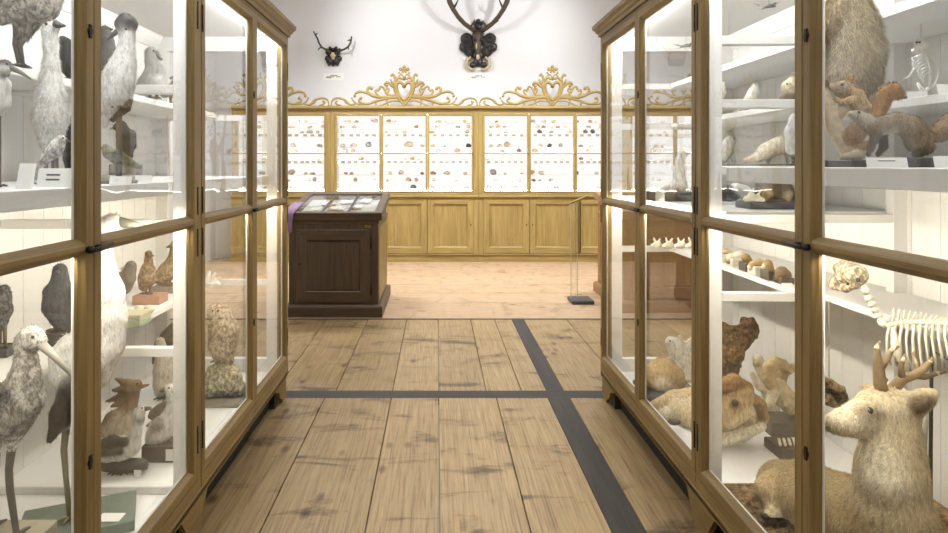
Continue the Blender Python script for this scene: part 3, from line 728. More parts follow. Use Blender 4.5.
# ------------------------------------------------------------------ stuffed animals: one continuous body surface grown round a skeleton of tapering limbs
def hide_mat(name, kind):
    if name in MATS: return MATS[name]
    m, nt, out = new_mat(name)
    at = N(nt, 'ShaderNodeAttribute', attribute_name='Col')
    if kind == 'speckle':
        v = coords(nt, (55, 55, 40)); n = N(nt, 'ShaderNodeTexNoise', Scale=1.0, Detail=3.0, Roughness=.7); nt.links.new(v, n.inputs[0])
        f = ramp(nt, n.outputs[0], [(.40, (.38, .36, .34)), (.5, (.8, .79, .77)), (.6, (1.5, 1.5, 1.48))])
    elif kind == 'fur':
        v = coords(nt, (90, 90, 22)); n = N(nt, 'ShaderNodeTexNoise', Scale=1.0, Detail=4.0, Roughness=.7); nt.links.new(v, n.inputs[0])
        f = ramp(nt, n.outputs[0], [(.3, (.5, .48, .45)), (.5, (.92, .92, .91)), (.7, (1.3, 1.3, 1.27))])
    elif kind == 'bone':
        v = coords(nt, (30, 30, 30)); n = N(nt, 'ShaderNodeTexNoise', Scale=1.0, Detail=3.0); nt.links.new(v, n.inputs[0])
        f = ramp(nt, n.outputs[0], [(.3, (.72, .68, .6)), (.5, (.97, .96, .94)), (.7, (1.08, 1.07, 1.05))])
    else:
        v = coords(nt, (60, 60, 26)); n = N(nt, 'ShaderNodeTexNoise', Scale=1.0, Detail=3.0, Roughness=.6); nt.links.new(v, n.inputs[0])
        f = ramp(nt, n.outputs[0], [(.32, (.7, .69, .67)), (.5, (.97, .97, .96)), (.7, (1.14, 1.14, 1.13))])
    col = mixc(nt, 1.0, at.outputs['Color'], f, 'MULTIPLY')
    bsdf(nt, out, col, .75, bump=n.outputs[0], bstr=.25, dist=.004, spec=.25)
    MATS[name] = m; return m
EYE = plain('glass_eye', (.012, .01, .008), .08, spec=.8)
def pt4(p, Y):
    x, y, r = p[0], p[1], p[2]; d = p[3] if len(p) > 3 else 0.0
    return P(x, y, Y + d), r * (Y + d) / F
def grow(Y, chains, res=76, k=None, rough=0.0, rfreq=30, seed=0):
    """chains: [(colour, [(px, py, radius px[, depth m]), ...])] -> verts, quads, colours"""
    segs = []
    for c, pts in chains:
        q = [pt4(p, Y) for p in pts]
        if len(q) == 1: q = q * 2
        for (a, ra), (b, rb) in zip(q, q[1:]): segs.append((np.array(a), np.array(b), ra, rb, np.array(c)))
    lo = np.min([np.minimum(a - ra, b - rb) for a, b, ra, rb, _ in segs], 0); hi = np.max([np.maximum(a + ra, b + rb) for a, b, ra, rb, _ in segs], 0)
    vox = max((hi - lo)) / res; pad = 4 * vox; lo = lo - pad; hi = hi + pad
    n = np.ceil((hi - lo) / vox).astype(int) + 1
    kk = k if k else 1.6 * vox
    ax = [lo[i] + vox * np.arange(n[i]) for i in range(3)]
    G = np.stack(np.meshgrid(*ax, indexing='ij'), -1).reshape(-1, 3)
    def dist(Pn, s):
        a, b, ra, rb, _ = s; ab = b - a; L = float(ab @ ab)
        t = np.clip(((Pn - a) @ ab) / L, 0, 1) if L > 1e-12 else np.zeros(len(Pn))
        return np.linalg.norm(Pn - a - t[:, None] * ab, axis=1) - (ra + (rb - ra) * t)
    acc = np.zeros(len(G))
    for s in segs: acc += np.exp(np.clip(-dist(G, s) / kk, -60, 60))
    d = -kk * np.log(np.maximum(acc, 1e-26))
    if rough:
        d += rough * (np.sin(G[:, 0] * rfreq + seed + 2 * np.sin(G[:, 2] * rfreq * .7)) * np.sin(G[:, 1] * rfreq * 1.1 + 1.3 + np.sin(G[:, 0] * rfreq * .6)) * np.sin(G[:, 2] * rfreq * .9 + .4))
    d = np.clip(d, -4 * vox, 4 * vox).reshape(n).astype(np.float32)
    g = openvdb.FloatGrid(); g.background = float(4 * vox); g.copyFromArray(d)
    v, q = g.convertToQuads(isovalue=0.0)
    v = np.asarray(v, dtype=np.float64) * vox + lo; q = np.asarray(q)
    W = np.zeros(len(v)); Cc = np.zeros((len(v), 3)); kc = max(kk * .7, vox)
    for s in segs:
        w = np.exp(np.clip(-dist(v, s) / kc, -60, 60)); W += w; Cc += w[:, None] * s[4]
    return v, q, Cc / W[:, None]
def add_fur(b, cols, v, q, c, length, count, flow=(0, 0, -1), lift=.55, width=.0011, rs=None):
    rs = rs or np.random.RandomState(5)
    a0, a1, a2, a3 = v[q[:, 0]], v[q[:, 1]], v[q[:, 2]], v[q[:, 3]]
    nr = np.cross(a2 - a0, a3 - a1); ar = np.linalg.norm(nr, axis=1); ok = ar > 1e-14
    nr[ok] /= ar[ok][:, None]
    pick = rs.choice(len(q), count, p=ar / ar.sum())
    s, t = rs.rand(count, 1), rs.rand(count, 1)
    p = (a0[pick] * (1 - s) + a1[pick] * s) * (1 - t) + (a3[pick] * (1 - s) + a2[pick] * s) * t
    n = nr[pick]
    cen = v.mean(0)
    if np.mean(np.sum((p - cen) * n, axis=1)) < 0: n = -n
    fl = np.array(flow, float); fl = fl[None] + rs.randn(count, 3) * .25
    fl -= n * np.sum(fl * n, axis=1)[:, None]
    dr = n * lift + fl * .8; dr /= np.linalg.norm(dr, axis=1)[:, None]
    side = np.cross(dr, n + rs.randn(count, 3) * .2); side /= np.linalg.norm(side, axis=1)[:, None] + 1e-9
    L = length * rs.uniform(.5, 1.2, (count, 1))
    p0 = p - n * .001
    tri = np.stack([p0 - side * width, p0 + side * width, p0 + dr * L], 1).reshape(-1, 3)
    o = len(b.v); k = b.mi(HAIR)
    b.v += [Vector(x) for x in tri]
    b.f += [[o + 3 * i, o + 3 * i + 1, o + 3 * i + 2] for i in range(count)]; b.fm += [k] * count; b.fs += [False] * count
    cc = c[q[pick, 0]] * rs.uniform(.5, 1.4, (count, 1))
    cols.append(np.repeat(cc, 3, axis=0))
HAIR = hide_mat('hair', 'plain')
def build_cols(b, arrs, n):
    a = np.ones((n, 4), np.float32); k = 0
    for x in arrs: a[k:k + len(x), :3] = x; k += len(x)
    return a
def dbg(*a): pass
def solid(c, rough=.55):
    key = 'c%02x%02x%02x' % c
    return plain('tint_' + key, lin(*c), rough, vary=.18, sc=40)
def animal(name, label, cat, Y, z0, body, tex='feather', eyes=(), beak=(), legs=(), legc=(92, 82, 66), base=None, toes=True, fur=None, res=76, k=None, rough=0.0, rfreq=30, group=None, extra=(), partname='body', feet_on=None):
    """a stuffed animal seen at the distance Y, standing on the shelf height z0; colours are sRGB"""
    ch = [(lin(*c), pts) for c, pts in body]
    v, q, c = grow(Y, ch, res, k, rough, rfreq)
    z0 += .0008; v[:, 2] = np.maximum(v[:, 2], z0 + (.0005 if not base else 0))
    ctr = v.mean(0)
    h = base[2] if base else 0.0
    T = Thing(name, (float(ctr[0]), float(ctr[1]), z0), label, cat, group)
    b = B(); b.raw(v, q.tolist(), hide_mat('hide_' + tex, tex), True); cols = [c]
    if not fur and tex in ('feather', 'speckle') and cat == 'stuffed bird':
        sp_ = float((v.max(0) - v.min(0)).max()); fur = (min(.05 * sp_, .017), 2600, (0, .1, -1), .25, min(.0035 * sp_, .002))
    if fur:
        add_fur(b, cols, v, q, c, fur[0], fur[1], *(fur[2:] or ()))
        for p_ in b.v: p_.z = max(p_.z, z0 + .0005)
    dbg(name, label, v, z0)
    n = len(b.v)
    bo = T.part(partname, b, colors=build_cols(b, cols, n))
    for e in eyes:
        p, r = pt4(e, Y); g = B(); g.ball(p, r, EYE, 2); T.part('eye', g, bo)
    for cl, pts in beak:
        qq = [pt4(p, Y) for p in pts]; g = B(); g.tube([p for p, _ in qq], [r for _, r in qq], solid(cl, .4), 8); T.part('beak', g, bo)
    for pts in legs:
        qq = [pt4(p, Y) for p in pts]; g = B(); P_ = [p for p, _ in qq]; R_ = [r for _, r in qq]
        zf = (z0 + h) if feet_on is None else feet_on + .0008
        P_[-1] = Vector((P_[-1].x, P_[-1].y, zf + R_[-1] * .8)); m = solid(legc)
        g.tube(P_, R_, m, 7)
        if toes:
            tl = max(.016, R_[-1] * 5)
            for an in (-2.4, -1.55, -.7, 1.4):
                e = P_[-1] + Vector((math.cos(an) * tl, math.sin(an) * tl, 0)); e.z = zf + R_[-1] * .8
                g.tube([P_[-1], (P_[-1] + e) / 2 + Vector((0, 0, R_[-1] * .5)), e], [R_[-1] * .8, R_[-1] * .7, R_[-1] * .35], m, 5)
        T.part('leg', g)
    if base:
        x0, x1, hh, dep, bc = base[:5]; a, e = P(x0, 0, Y), P(x1, 0, Y); by = Y + (base[5] if len(base) > 5 else 0)
        g = B(); g.box(a.x, e.x, by - dep / 2, by + dep / 2, z0, z0 + hh, solid(bc), .003); T.part('base', g)
    for nm, cl, pts in extra:
        qq = [pt4(p, Y) for p in pts]; g = B(); g.tube([p for p, _ in qq], [r for _, r in qq], solid(cl), 8); T.part(nm, g)
    return T
def stick(x, y, Y, z0, r=2): return [(x, y, r), (x, VY + (H - z0) * F / Y, r)]
WH, LG, MG, DG, BK = (232, 231, 227), (188, 185, 180), (142, 138, 132), (88, 86, 82), (48, 47, 46)
BR, TAN = (124, 102, 74), (178, 150, 112)
Zm, Zl, Zu, Z0 = 1.532, .82, 1.958, .19
bird = 'stuffed bird'
# ---- bird case, upper part
animal('wading_bird', 'grey brown long legged bird standing on the upper shelf of the bird case', bird, 2.32, Zu,
       [((142, 136, 128), [(-14, 20, 4), (0, 16, 8), (20, 6, 15), (40, 4, 17), (52, -8, 12)]), ((150, 145, 138), [(54, -14, 9), (56, -32, 7), (54, -48, 6), (58, -56, 7)]), ((112, 106, 98), [(22, 20, 8), (17, 36, 3.6)]), ((112, 106, 98), [(36, 18, 8), (25, 38, 3.6)])],
       legs=[[(17, 34, 3.4), (15, 44, 2.6), (20, 62, 2.2)], [(25, 36, 3.4), (20, 46, 2.6), (23, 64, 2.2)]], legc=(70, 64, 58), tex='speckle')
animal('heron', 'white fluffy heron with a dark bill standing on the main bird shelf', 'stuffed bird', 2.25, Zm,
       [(WH, [(50, 140, 10), (51, 118, 15), (51, 98, 13), (50, 82, 9), (51, 64, 6.4), (51, 46, 5.6), (49, 31, 7)]), (WH, [(54, 27, 5)])],
       eyes=[(46, 24, 1.5, -.028)], beak=[((82, 80, 76), [(55, 24, 4.4, -.01), (60, 25, 3, -.01), (66, 26, 1)])], legs=[[(47, 148, 3), (46, 165, 2), (46, 185, 2)], [(56, 148, 3), (56, 165, 2), (57, 185, 2)]], legc=(110, 106, 98), fur=(.016, 6000), res=84)
animal('dark_bird', 'near-black bird with its back turned on the upper bird shelf', bird, 2.66, Zu,
       [(BK, [(66, 44, 6), (68, 57, 10), (73, 68, 10), (78, 78, 6)]), (DG, [(63, 40, 4)])], legs=[[(68, 72, 2), (68, 80, 1.6)], [(74, 72, 2), (74, 80, 1.6)]])
animal('long_billed_bird', 'black and white bird whose long bill points to the white heron', bird, 1.95, Zm,
       [((226, 224, 220), [(-16, 112, 12), (-6, 102, 14), (0, 86, 10)]), ((84, 82, 78), [(-14, 98, 11, .02), (-4, 84, 8, .02), (2, 68, 7), (6, 65, 5)]), ((196, 194, 188), [(4, 70, 5, -.012)])],
       eyes=[(7, 64, 1.2, -.018)], beak=[((120, 118, 108), [(9, 67, 3.2), (20, 72, 2.2), (31, 79, .9)])], legs=[[(-10, 120, 3), (-9, 188, 2)], [(-2, 116, 3), (-1, 188, 2)]])
animal('tern', 'small pale grey bird with long wings on the front of the bird shelf', bird, 2.06, Zm,
       [((206, 204, 200), [(42, 160, 3), (50, 153, 5.5), (57, 146, 6.4), (61, 140, 5.2)]), ((172, 170, 166), [(56, 152, 5, -.012), (44, 162, 3.4, -.012), (30, 172, 1.2, -.01)]), ((232, 230, 226), [(58, 152, 4.5)])],
       eyes=[(63, 138, 1, -.014)], beak=[((70, 68, 64), [(65, 140, 1.6), (70, 141.5, .6)])], legs=[[(53, 158, 1.4), (52, 184, 1.2)], [(57, 157, 1.4), (58, 184, 1.2)]], tex='speckle')
animal('cormorant', 'black cormorant standing half hidden behind the door stile', bird, 2.62, Zm,
       [(BK, [(72, 170, 6), (74, 158, 9), (75, 142, 9), (72, 128, 5), (70, 120, 4.4)])], beak=[(DG, [(68, 119, 1.8), (62, 121, .7)])], legs=[[(71, 170, 2), (70, 182, 1.6)], [(77, 168, 2), (77, 182, 1.6)]], base=(62, 84, .012, .1, (70, 66, 60)))
T = animal('black_capped_tern', 'white bird with a dark cap perched on a dark branch', bird, 2.42, Zm,
       [(WH, [(112, 108, 8), (116, 94, 14), (119, 80, 14.5), (123, 64, 11), (126, 50, 7), (127, 38, 6), (126, 28, 7)]), ((58, 56, 55), [(120.5, 24, 4.6, -.016), (126, 21.5, 6.6, -.012), (131.5, 24, 5.2)]), ((212, 211, 208), [(113, 72, 6, -.03), (107, 94, 6, -.03), (104, 112, 3.5, -.02)]), ((200, 199, 196), [(110, 110, 5), (105, 124, 3)])],
       eyes=[(126, 29, 1.3, -.028)], beak=[((92, 88, 84), [(121, 28, 3, -.012), (114, 34, 2.5, -.012), (108, 39.5, 1.3)])], feet_on=P(120, 110, 2.42).z,
       legs=[[(116, 102, 3), (117, 110, 2.2)], [(122, 100, 3), (123, 108, 2.2)]], extra=[('perch', (64, 58, 52), [(111, 120, 3.6), (118, 114, 4.4), (127, 108, 4.4), (131, 99, 2.4)]), ('perch_post', (74, 68, 60), stick(119, 114, 2.42, Zm + .008, 3))], base=(108, 131, .012, .12, (96, 92, 84)))
animal('dark_gull', 'dark grey bird standing behind the black capped white bird', bird, 2.98, Zu,
       [((86, 84, 82), [(105, 31, 5.4), (106, 42, 7), (108, 56, 9), (110, 70, 8), (113, 82, 4)])], beak=[(DG, [(108, 29, 2.2), (113, 29.5, .9)])], eyes=[(106, 29, 1, -.022)], legs=[[(107, 76, 2), (107, 84, 1.6)], [(111, 76, 2), (111, 84, 1.6)]])
animal('grey_duck', 'grey duck with turned head sitting on the upper bird shelf', bird, 3.42, Zu,
       [((150, 147, 142), [(140, 90, 5), (146, 86, 9), (153, 80, 11), (155, 72, 9), (152, 62, 6.2), (151, 53, 6)]), ((178, 175, 170), [(155, 84, 10, -.02)])], beak=[((110, 106, 100), [(156, 52, 3), (160, 57, 2.6), (162, 60, 1.4)])], eyes=[(153.5, 51, 1.1, -.028)], legs=[[(150, 92, 2), (150, 98, 1.6)], [(157, 92, 2), (157, 98, 1.6)]])
animal('small_duck', 'small grey duck next to the grey duck with turned head', bird, 3.75, Zu,
       [((148, 144, 138), [(164, 94, 4), (169, 91, 6), (174, 89, 6), (177, 80, 4), (177, 77, 4)])], beak=[((110, 106, 100), [(174, 77, 1.8), (170, 78.5, .9)])], eyes=[(176, 76, .8, -.022)], legs=[[(171, 95, 1.6), (171, 99, 1.3)]])
animal('black_bird', 'small black bird on a stump at the back of the main bird shelf', bird, 3.0, Zm,
       [(BK, [(117, 127, 3.6), (121, 126, 5), (125, 136, 8), (127, 146, 7), (130, 156, 3)]), ((66, 64, 62), [(132, 134, 4), (134, 146, 2.4)])], eyes=[(119, 125, .9, -.02)], beak=[(MG, [(114, 128, 1.6), (110, 129, .7)])], legs=[[(124, 150, 2), (124, 163, 1.6)], [(128, 150, 2), (128, 163, 1.6)]], base=(114, 138, .075, .1, (120, 110, 96)))
animal('olive_bird', 'olive green bird lying along the main bird shelf', bird, 2.62, Zm,
       [((134, 132, 106), [(106, 148, 4), (109, 153, 5.4), (118, 158, 6.6), (127, 162, 5), (140, 167, 2)]), ((96, 94, 76), [(118, 155, 5, -.015), (132, 163, 2.5, -.015)])], eyes=[(106, 147, .9, -.016)], beak=[((90, 84, 70), [(103, 148, 1.6), (99, 149.5, .6)])], legs=[[(116, 163, 1.6), (116, 172, 1.3)], [(121, 164, 1.6), (121, 172, 1.3)]], base=(106, 132, .03, .08, (172, 166, 152)))
# ---- bird case, lower part
def board():
    g = B(); m = solid((104, 116, 104), .6); c = Vector((-1.40, 2.47, 0)); a = math.radians(24)
    bm = bmesh.new(); bmesh.ops.create_cube(bm, size=1); bmesh.ops.scale(bm, vec=(.40, .25, .045), verts=bm.verts[:]); bmesh.ops.bevel(bm, geom=bm.edges[:], offset=.004, segments=1, affect='EDGES')
    g.frombm(bm, m, False, Matrix.Translation((c.x, c.y, Z0 + .0235)) @ Matrix.Rotation(a, 4, 'Z'))
    return g
S = animal('stork', 'large white stork with black wing feathers on a grey green board', bird, 2.44, Z0,
       [(WH, [(113, 223, 8.6), (105, 228, 8), (101, 244, 7), (103, 265, 9), (108, 292, 13), (109, 318, 15), (104, 345, 17), (92, 370, 18), (76, 385, 16)]), ((226, 225, 221), [(72, 345, 12, 0), (64, 356, 11, -.01), (58, 376, 8, -.02)]), (BK, [(90, 372, 9, -.06), (76, 390, 12, -.06), (62, 414, 9, -.05), (50, 440, 3.5, -.03)]), ((204, 202, 196), [(74, 395, 8), (67, 424, 4.2)]), ((70, 69, 68), [(109, 221, 3.4, -.026)]), (WH, [(88, 395, 8, .04), (85, 422, 4.2, .04)])],
       eyes=[(109, 221, 1.3, -.04)], beak=[((136, 136, 120), [(119, 222, 5.4), (138, 225.5, 3.6), (156, 229, 1.4, .06)])],
       legs=[[(67, 422, 3.8), (64, 450, 3.2), (66, 478, 2.6), (70, 500, 2.6)], [(85, 420, 3.8, .04), (84, 450, 3, .04), (86, 478, 2.6, .04), (88, 496, 2.6, .04)]], legc=(132, 124, 98), res=96, feet_on=Z0 + .045)
S.part('board', board())
g = B(); g.box(-1.31, -1.22, 2.42, 2.48, Z0 + .0475, Z0 + .049, PAPER); single('label_card', g, (-1.3, 2.47, Z0 + .045), 'cream card lying on the stork\'s grey green board', 'label card')
animal('curlew', 'big speckled wader with a long straight bill, tallest bird of the case floor', bird, 1.92, Z0,
       [((176, 174, 170), [(24, 340, 8), (31, 337, 9.5), (38, 341, 8)]), ((150, 147, 142), [(25, 348, 9), (26, 362, 9.5), (25, 378, 14), (22, 400, 19), (12, 416, 19), (-6, 424, 15), (-24, 432, 8)]), (DG, [(2, 392, 9, -.05), (-14, 414, 9, -.05), (-34, 440, 3, -.03)]), ((222, 220, 214), [(14, 434, 9), (12, 448, 4.5)]), ((222, 220, 214), [(-2, 438, 8, .04), (-4, 452, 4.4, .04)])],
       eyes=[(33, 337, 1.7, -.032)], beak=[((146, 142, 132), [(41, 344, 5, -.005), (54, 356, 3.6, -.01), (76, 380, 1.2, -.02)])],
       legs=[[(12, 446, 4.4), (9, 470, 3.6), (10, 490, 3.6), (16, 530, 3), (18, 545, 3)], [(-4, 450, 4.2, .04), (-6, 500, 3.2, .04), (-6, 545, 3, .04)]], legc=(84, 82, 78), tex='speckle', res=90, base=(-26, 38, .28, .2, (146, 138, 120)))
animal('dark_pigeon', 'dark grey bird standing on a black block on the lower bird shelf', bird, 2.78, Zl,
       [((92, 92, 94), [(60, 270, 6.6), (60, 279, 7), (59, 292, 12), (59, 306, 14), (62, 318, 10), (66, 330, 4)]), ((72, 72, 74), [(50, 292, 6), (48, 308, 4)]), ((72, 72, 74), [(70, 294, 6), (73, 312, 4)])], eyes=[(57, 268, 1.1, -.03)], beak=[(DG, [(58, 272, 2.4, -.026), (57, 274, 1, -.045)])], legs=[[(56, 316, 2.4), (55, 332, 1.6)], [(63, 318, 2.4), (63, 332, 1.6)]], base=(47, 77, .055, .12, (62, 62, 62)))
animal('dark_pigeon', 'dark speckled bird at the outer end of the lower bird shelf', bird, 2.62, Zl,
       [((96, 95, 95), [(4, 290, 5.4), (3, 298, 7), (2, 310, 9), (-2, 322, 8), (-6, 334, 4)])], eyes=[(6, 288, 1, -.02)], beak=[(DG, [(8, 291, 2), (12, 292.5, .8)])], legs=[[(0, 326, 2), (0, 342, 1.6)], [(5, 324, 2), (5, 342, 1.6)]], base=(-12, 16, .03, .12, (62, 62, 62)), tex='speckle')
animal('coot', 'dark coot with a pale bill on the lower bird shelf', bird, 3.24, Zl,
       [((100, 94, 86), [(106, 274, 4), (112, 279, 8), (121, 284, 11), (127, 278, 8), (130, 270, 5.6), (131, 266, 5.2)])], eyes=[(130, 265, 1, -.026)], beak=[((230, 224, 206), [(127, 267, 2.6), (121, 269, 1.1)])], legs=[[(118, 294, 2), (118, 316, 1.6)], [(124, 293, 2), (124, 316, 1.6)]])
animal('grouse', 'small brown bird standing upright on a reddish block', bird, 3.6, Zl,
       [((132, 112, 88), [(148.6, 254, 3.5), (148.6, 260, 3.4), (148, 270, 6.6), (147, 279, 8.4), (144, 286, 5)])], eyes=[(150, 253, .7, -.018)], beak=[(DG, [(151, 255, 1.4), (154, 256, .6)])], legs=[[(146, 286, 1.4), (146, 294, 1.2)], [(150, 285, 1.4), (150, 294, 1.2)]], base=(137, 164, .05, .12, (166, 122, 100)), tex='speckle')
animal('brown_duck', 'long necked brown bird at the far end of the lower bird shelf', bird, 3.92, Zl,
       [((138, 120, 92), [(156, 280, 3), (161, 277, 7), (168, 271, 9), (173, 262, 6.4), (174.6, 252, 4), (175, 245, 4.4)])], eyes=[(174, 244, .8, -.024)], beak=[((110, 96, 70), [(171, 246, 1.8), (166.5, 247.4, .8)])], legs=[[(165, 280, 1.6), (165, 287, 1.3)], [(170, 279, 1.6), (170, 287, 1.3)]], base=(155, 180, .04, .12, (112, 104, 92)), tex='speckle')
g = B(); a, e = P(121.5, 0, 3.1), P(145.5, 0, 3.1); g.box(a.x, e.x, 3.04, 3.16, Zl + .0008, Zl + .062, solid((168, 176, 150)), .003); g.box(a.x - .003, e.x + .003, 3.037, 3.163, Zl + .05, Zl + .064, solid((186, 178, 150)), .002)
single('box', g, (a.x, 3.1, Zl), 'small pale green box on the edge of the lower bird shelf', 'box')
for i, (x, s) in enumerate(((139.5, 1), (149.5, 1.1))):
    g = B(); p = P(x, 0, 3.34); g.ball((p.x, 3.34, Zl + .0235), .021 * s, solid((238, 228, 206), .5), 3, (1.3, 1, 1)); single('egg', g, (p.x, 3.34, Zl), ('cream egg lying beside the pale green box', 'cream egg lying in front of the reddish block')[i], 'egg')
animal('jackdaw', 'dark bird on a tall post at the far end of the bird case', bird, 4.02, Z0,
       [((86, 80, 74), [(177, 324, 4), (174, 330, 6.6), (168, 338, 8), (164, 346, 5), (161, 354, 2.6)])], eyes=[(175.6, 323, .8, -.022)], beak=[(DG, [(179, 325, 1.8), (183, 327, .8)])], legs=[[(168, 344, 1.6), (168, 351, 1.3)], [(172, 343, 1.6), (172, 351, 1.3)]], feet_on=P(0, 351, 4.02).z, extra=[('post', (110, 104, 92), stick(170, 352, 4.02, Z0 + .01, 2.6))], base=(160, 180, .02, .12, (96, 90, 80)))
animal('merganser', 'brown merganser with a spiky crest and thin bill', bird, 3.32, Z0,
       [((176, 164, 142), [(104, 434, 5), (112, 430, 11), (120, 424, 13.5), (126, 416, 11)]), ((128, 106, 78), [(129, 408, 8), (132, 398, 5.6), (133, 388, 6.6), (137, 385, 5)]), ((116, 96, 72), [(112, 420, 8, -.02), (104, 428, 4, -.02)]), (BR, [(129, 384, 4.4), (116, 379, 1.4)]), (BR, [(129, 388, 5), (113, 390, 1.4)]), (BR, [(130, 393, 4.6), (107, 401, 1.4)]), (BR, [(131, 398, 4), (112, 406, 1.4)])],
       eyes=[(137, 384, 1, -.024)], beak=[((116, 90, 66), [(140, 387, 2.4), (149, 384.6, 1)])], legs=[[(116, 426, 2), (116, 434, 1.6)], [(122, 426, 2), (122, 434, 1.6)]], legc=(140, 110, 80))
T = animal('pied_duck', 'black and white duck crouching on a dark log with a white tag', bird, 2.9, Z0,
       [((222, 219, 212), [(100, 452, 6), (108, 451, 10), (122, 448, 11), (131, 446, 9), (135, 434, 5.6), (137.6, 422, 4.6), (139, 413, 5), (142, 410, 4.4)]), ((62, 60, 58), [(100, 444, 4, -.03), (112, 442, 6, -.04), (124, 442, 4, -.04)]), ((62, 60, 58), [(104, 452, 4, -.04), (120, 451, 3, -.05)]), ((86, 84, 80), [(139, 419, 4.8)])],
       eyes=[(142, 408, .9, -.018)], beak=[((72, 66, 58), [(145, 409, 2.6), (151, 408, 1.6)])], legs=[[(116, 456, 2), (116, 462, 1.6)], [(124, 456, 2), (124, 462, 1.6)]])
lg = B(); qs = [P(x, 0, 2.9) for x in (100, 112, 126, 142, 147)]
lg.tube([Vector((p.x, 2.9, Z0 + .037)) for p in qs], [.024, .032, .033, .03, .018], solid((70, 66, 60)), 10); T.part('log', lg)
g = B(); p = P(139, 0, 2.86); g.box(p.x - .016, p.x + .016, 2.845, 2.848, Z0 + .012, Z0 + .04, PAPER); T.part('tag', g)
T = animal('white_goose', 'small white goose with grey wings on a dark block', bird, 3.06, Z0,
       [((228, 225, 218), [(150, 444, 4), (155, 437, 9), (161, 430, 11.5), (168, 422, 9), (172, 408, 5.2), (171.6, 396, 4.4), (170, 389, 5)]), ((150, 144, 132), [(158, 424, 6, -.04), (152, 440, 3.5, -.03)])],
       eyes=[(169, 388, 1, -.022)], beak=[((70, 62, 54), [(166, 389, 2.8), (160, 391.5, 1.4)])], legs=[[(160, 440, 2), (160, 450, 1.6)], [(166, 439, 2), (166, 450, 1.6)]], base=(147, 180, .078, .12, (76, 72, 66)), legc=(120, 106, 88))
g = B(); a, e = P(166, 0, 3.0), P(179, 0, 3.0); g.box(a.x, e.x, 2.9955, 2.998, Z0 + .012, Z0 + .066, PAPER); T.part('name_plate', g)
animal('small_black_bird', 'small dark bird crouching between the merganser and the white goose', bird, 3.46, Z0,
       [((92, 86, 78), [(151, 416, 3), (155, 414, 6), (161, 410, 6.4), (165, 405, 4.2)])], eyes=[(166, 404, .8, -.02)], beak=[(DG, [(168, 405, 1.5), (172, 406, .7)])], legs=[[(157, 418, 1.5), (157, 422, 1.2)]], base=(150, 167, .012, .1, (120, 112, 98)))
animal('pale_heron', 'pale upright bird with a dark hanging bill at the back of the bird case', bird, 3.82, Z0,
       [((206, 198, 180), [(160, 392, 5), (163, 384, 9), (164, 370, 9.5), (163, 358, 6.6), (161, 348, 4.6), (160, 342, 4.6)])], eyes=[(158.6, 341, .8, -.022)], beak=[((92, 82, 70), [(157, 343, 2.2), (153.6, 352, 1.8), (153, 364, .8)])], legs=[[(161, 392, 1.8), (161, 400, 1.5)], [(166, 391, 1.8), (166, 400, 1.5)]])
T = animal('owl', 'mottled brown and white owl sitting on a mossy rock', bird, 3.82, Z0,
       [((186, 170, 146), [(215, 312, 8), (221, 314, 10), (225, 330, 13), (223, 346, 13), (228, 360, 6)]), ((148, 128, 100), [(214, 326, 6, -.04), (214, 345, 5, -.04), (218, 362, 3, -.02)])], eyes=[(213, 311, 1.4, -.046), (218, 311, 1.4, -.054)], beak=[((90, 80, 60), [(215.5, 313, 1.6, -.05), (215.5, 316, .7, -.06)])], tex='speckle', legs=[[(220, 358, 2.4), (220, 362, 2)], [(227, 358, 2.4), (227, 362, 2)]], feet_on=P(0, 362, 3.82).z)
v, q, c = grow(3.82, [(lin(166, 164, 140), [(210, 386, 12), (226, 380, 15), (238, 388, 8)]), (lin(140, 144, 112), [(222, 372, 11), (214, 374, 9)]), (lin(196, 186, 150), [(231, 374, 7, -.04)])], 60, rough=.006, rfreq=70)
v[:, 2] = np.maximum(v[:, 2], Z0 + .023); g = B(); g.raw(v, q.tolist(), hide_mat('hide_speckle', 'speckle'), True); T.part('rock', g, colors=build_cols(g, [c], len(v)))
g = B(); a, e = P(203, 0, 3.82), P(247, 0, 3.82); g.box(a.x, e.x, 3.68, 3.97, Z0 + .0008, Z0 + .022, solid((120, 116, 104)), .004); T.part('slab', g)
animal('coral', 'small white branching coral at the end of the lower bird shelf', 'coral', 4.16, Zl,
       [(WH, [(208, 283, 3), (209, 272, 1.6)]), (WH, [(211, 283, 3), (215, 274, 1.4)]), (WH, [(213, 284, 2.6), (220, 278, 1.4)]), (WH, [(206, 284, 3), (218, 284, 2.6)])], tex='bone', res=50)

# ---- mammal case, upper part
mam = 'stuffed mammal'
Ym = 2.15
M1 = animal('marmot', 'big upright grey brown furry marmot perched on a pale branch', mam, Ym, 1.595,
       [((182, 168, 140), [(850, 74, 22), (855, 54, 24), (854, 30, 21), (849, 6, 17), (849, -14, 15)]), ((216, 204, 180), [(840, 72, 12, -.03), (842, 40, 11, -.03), (840, 12, 9, -.02)]), ((168, 150, 122), [(846, -34, 15), (836, -38, 9)]), ((166, 148, 120), [(836, 8, 8, -.03), (828, 24, 6, -.04), (824, 34, 4.5, -.04)]), ((172, 158, 132), [(864, 78, 15), (852, 88, 8)]), ((176, 162, 136), [(840, 80, 11), (834, 90, 6)])],
       tex='fur', fur=(.024, 20000), res=84, extra=[])
MB_ = B(); MB_.tube([Vector(P(862, 155, Ym)), P(853, 152, Ym), P(845, 146, Ym), P(838, 136, Ym), P(833, 123, Ym), P(829, 108, Ym), P(827, 92, Ym), P(825, 70, Ym + .03)], [r * Ym / F for r in (5, 8, 8, 7.6, 7.2, 7, 6, 4)], plain('pale_bark', lin(206, 190, 160), .8, vary=.45, sc=60), 10)
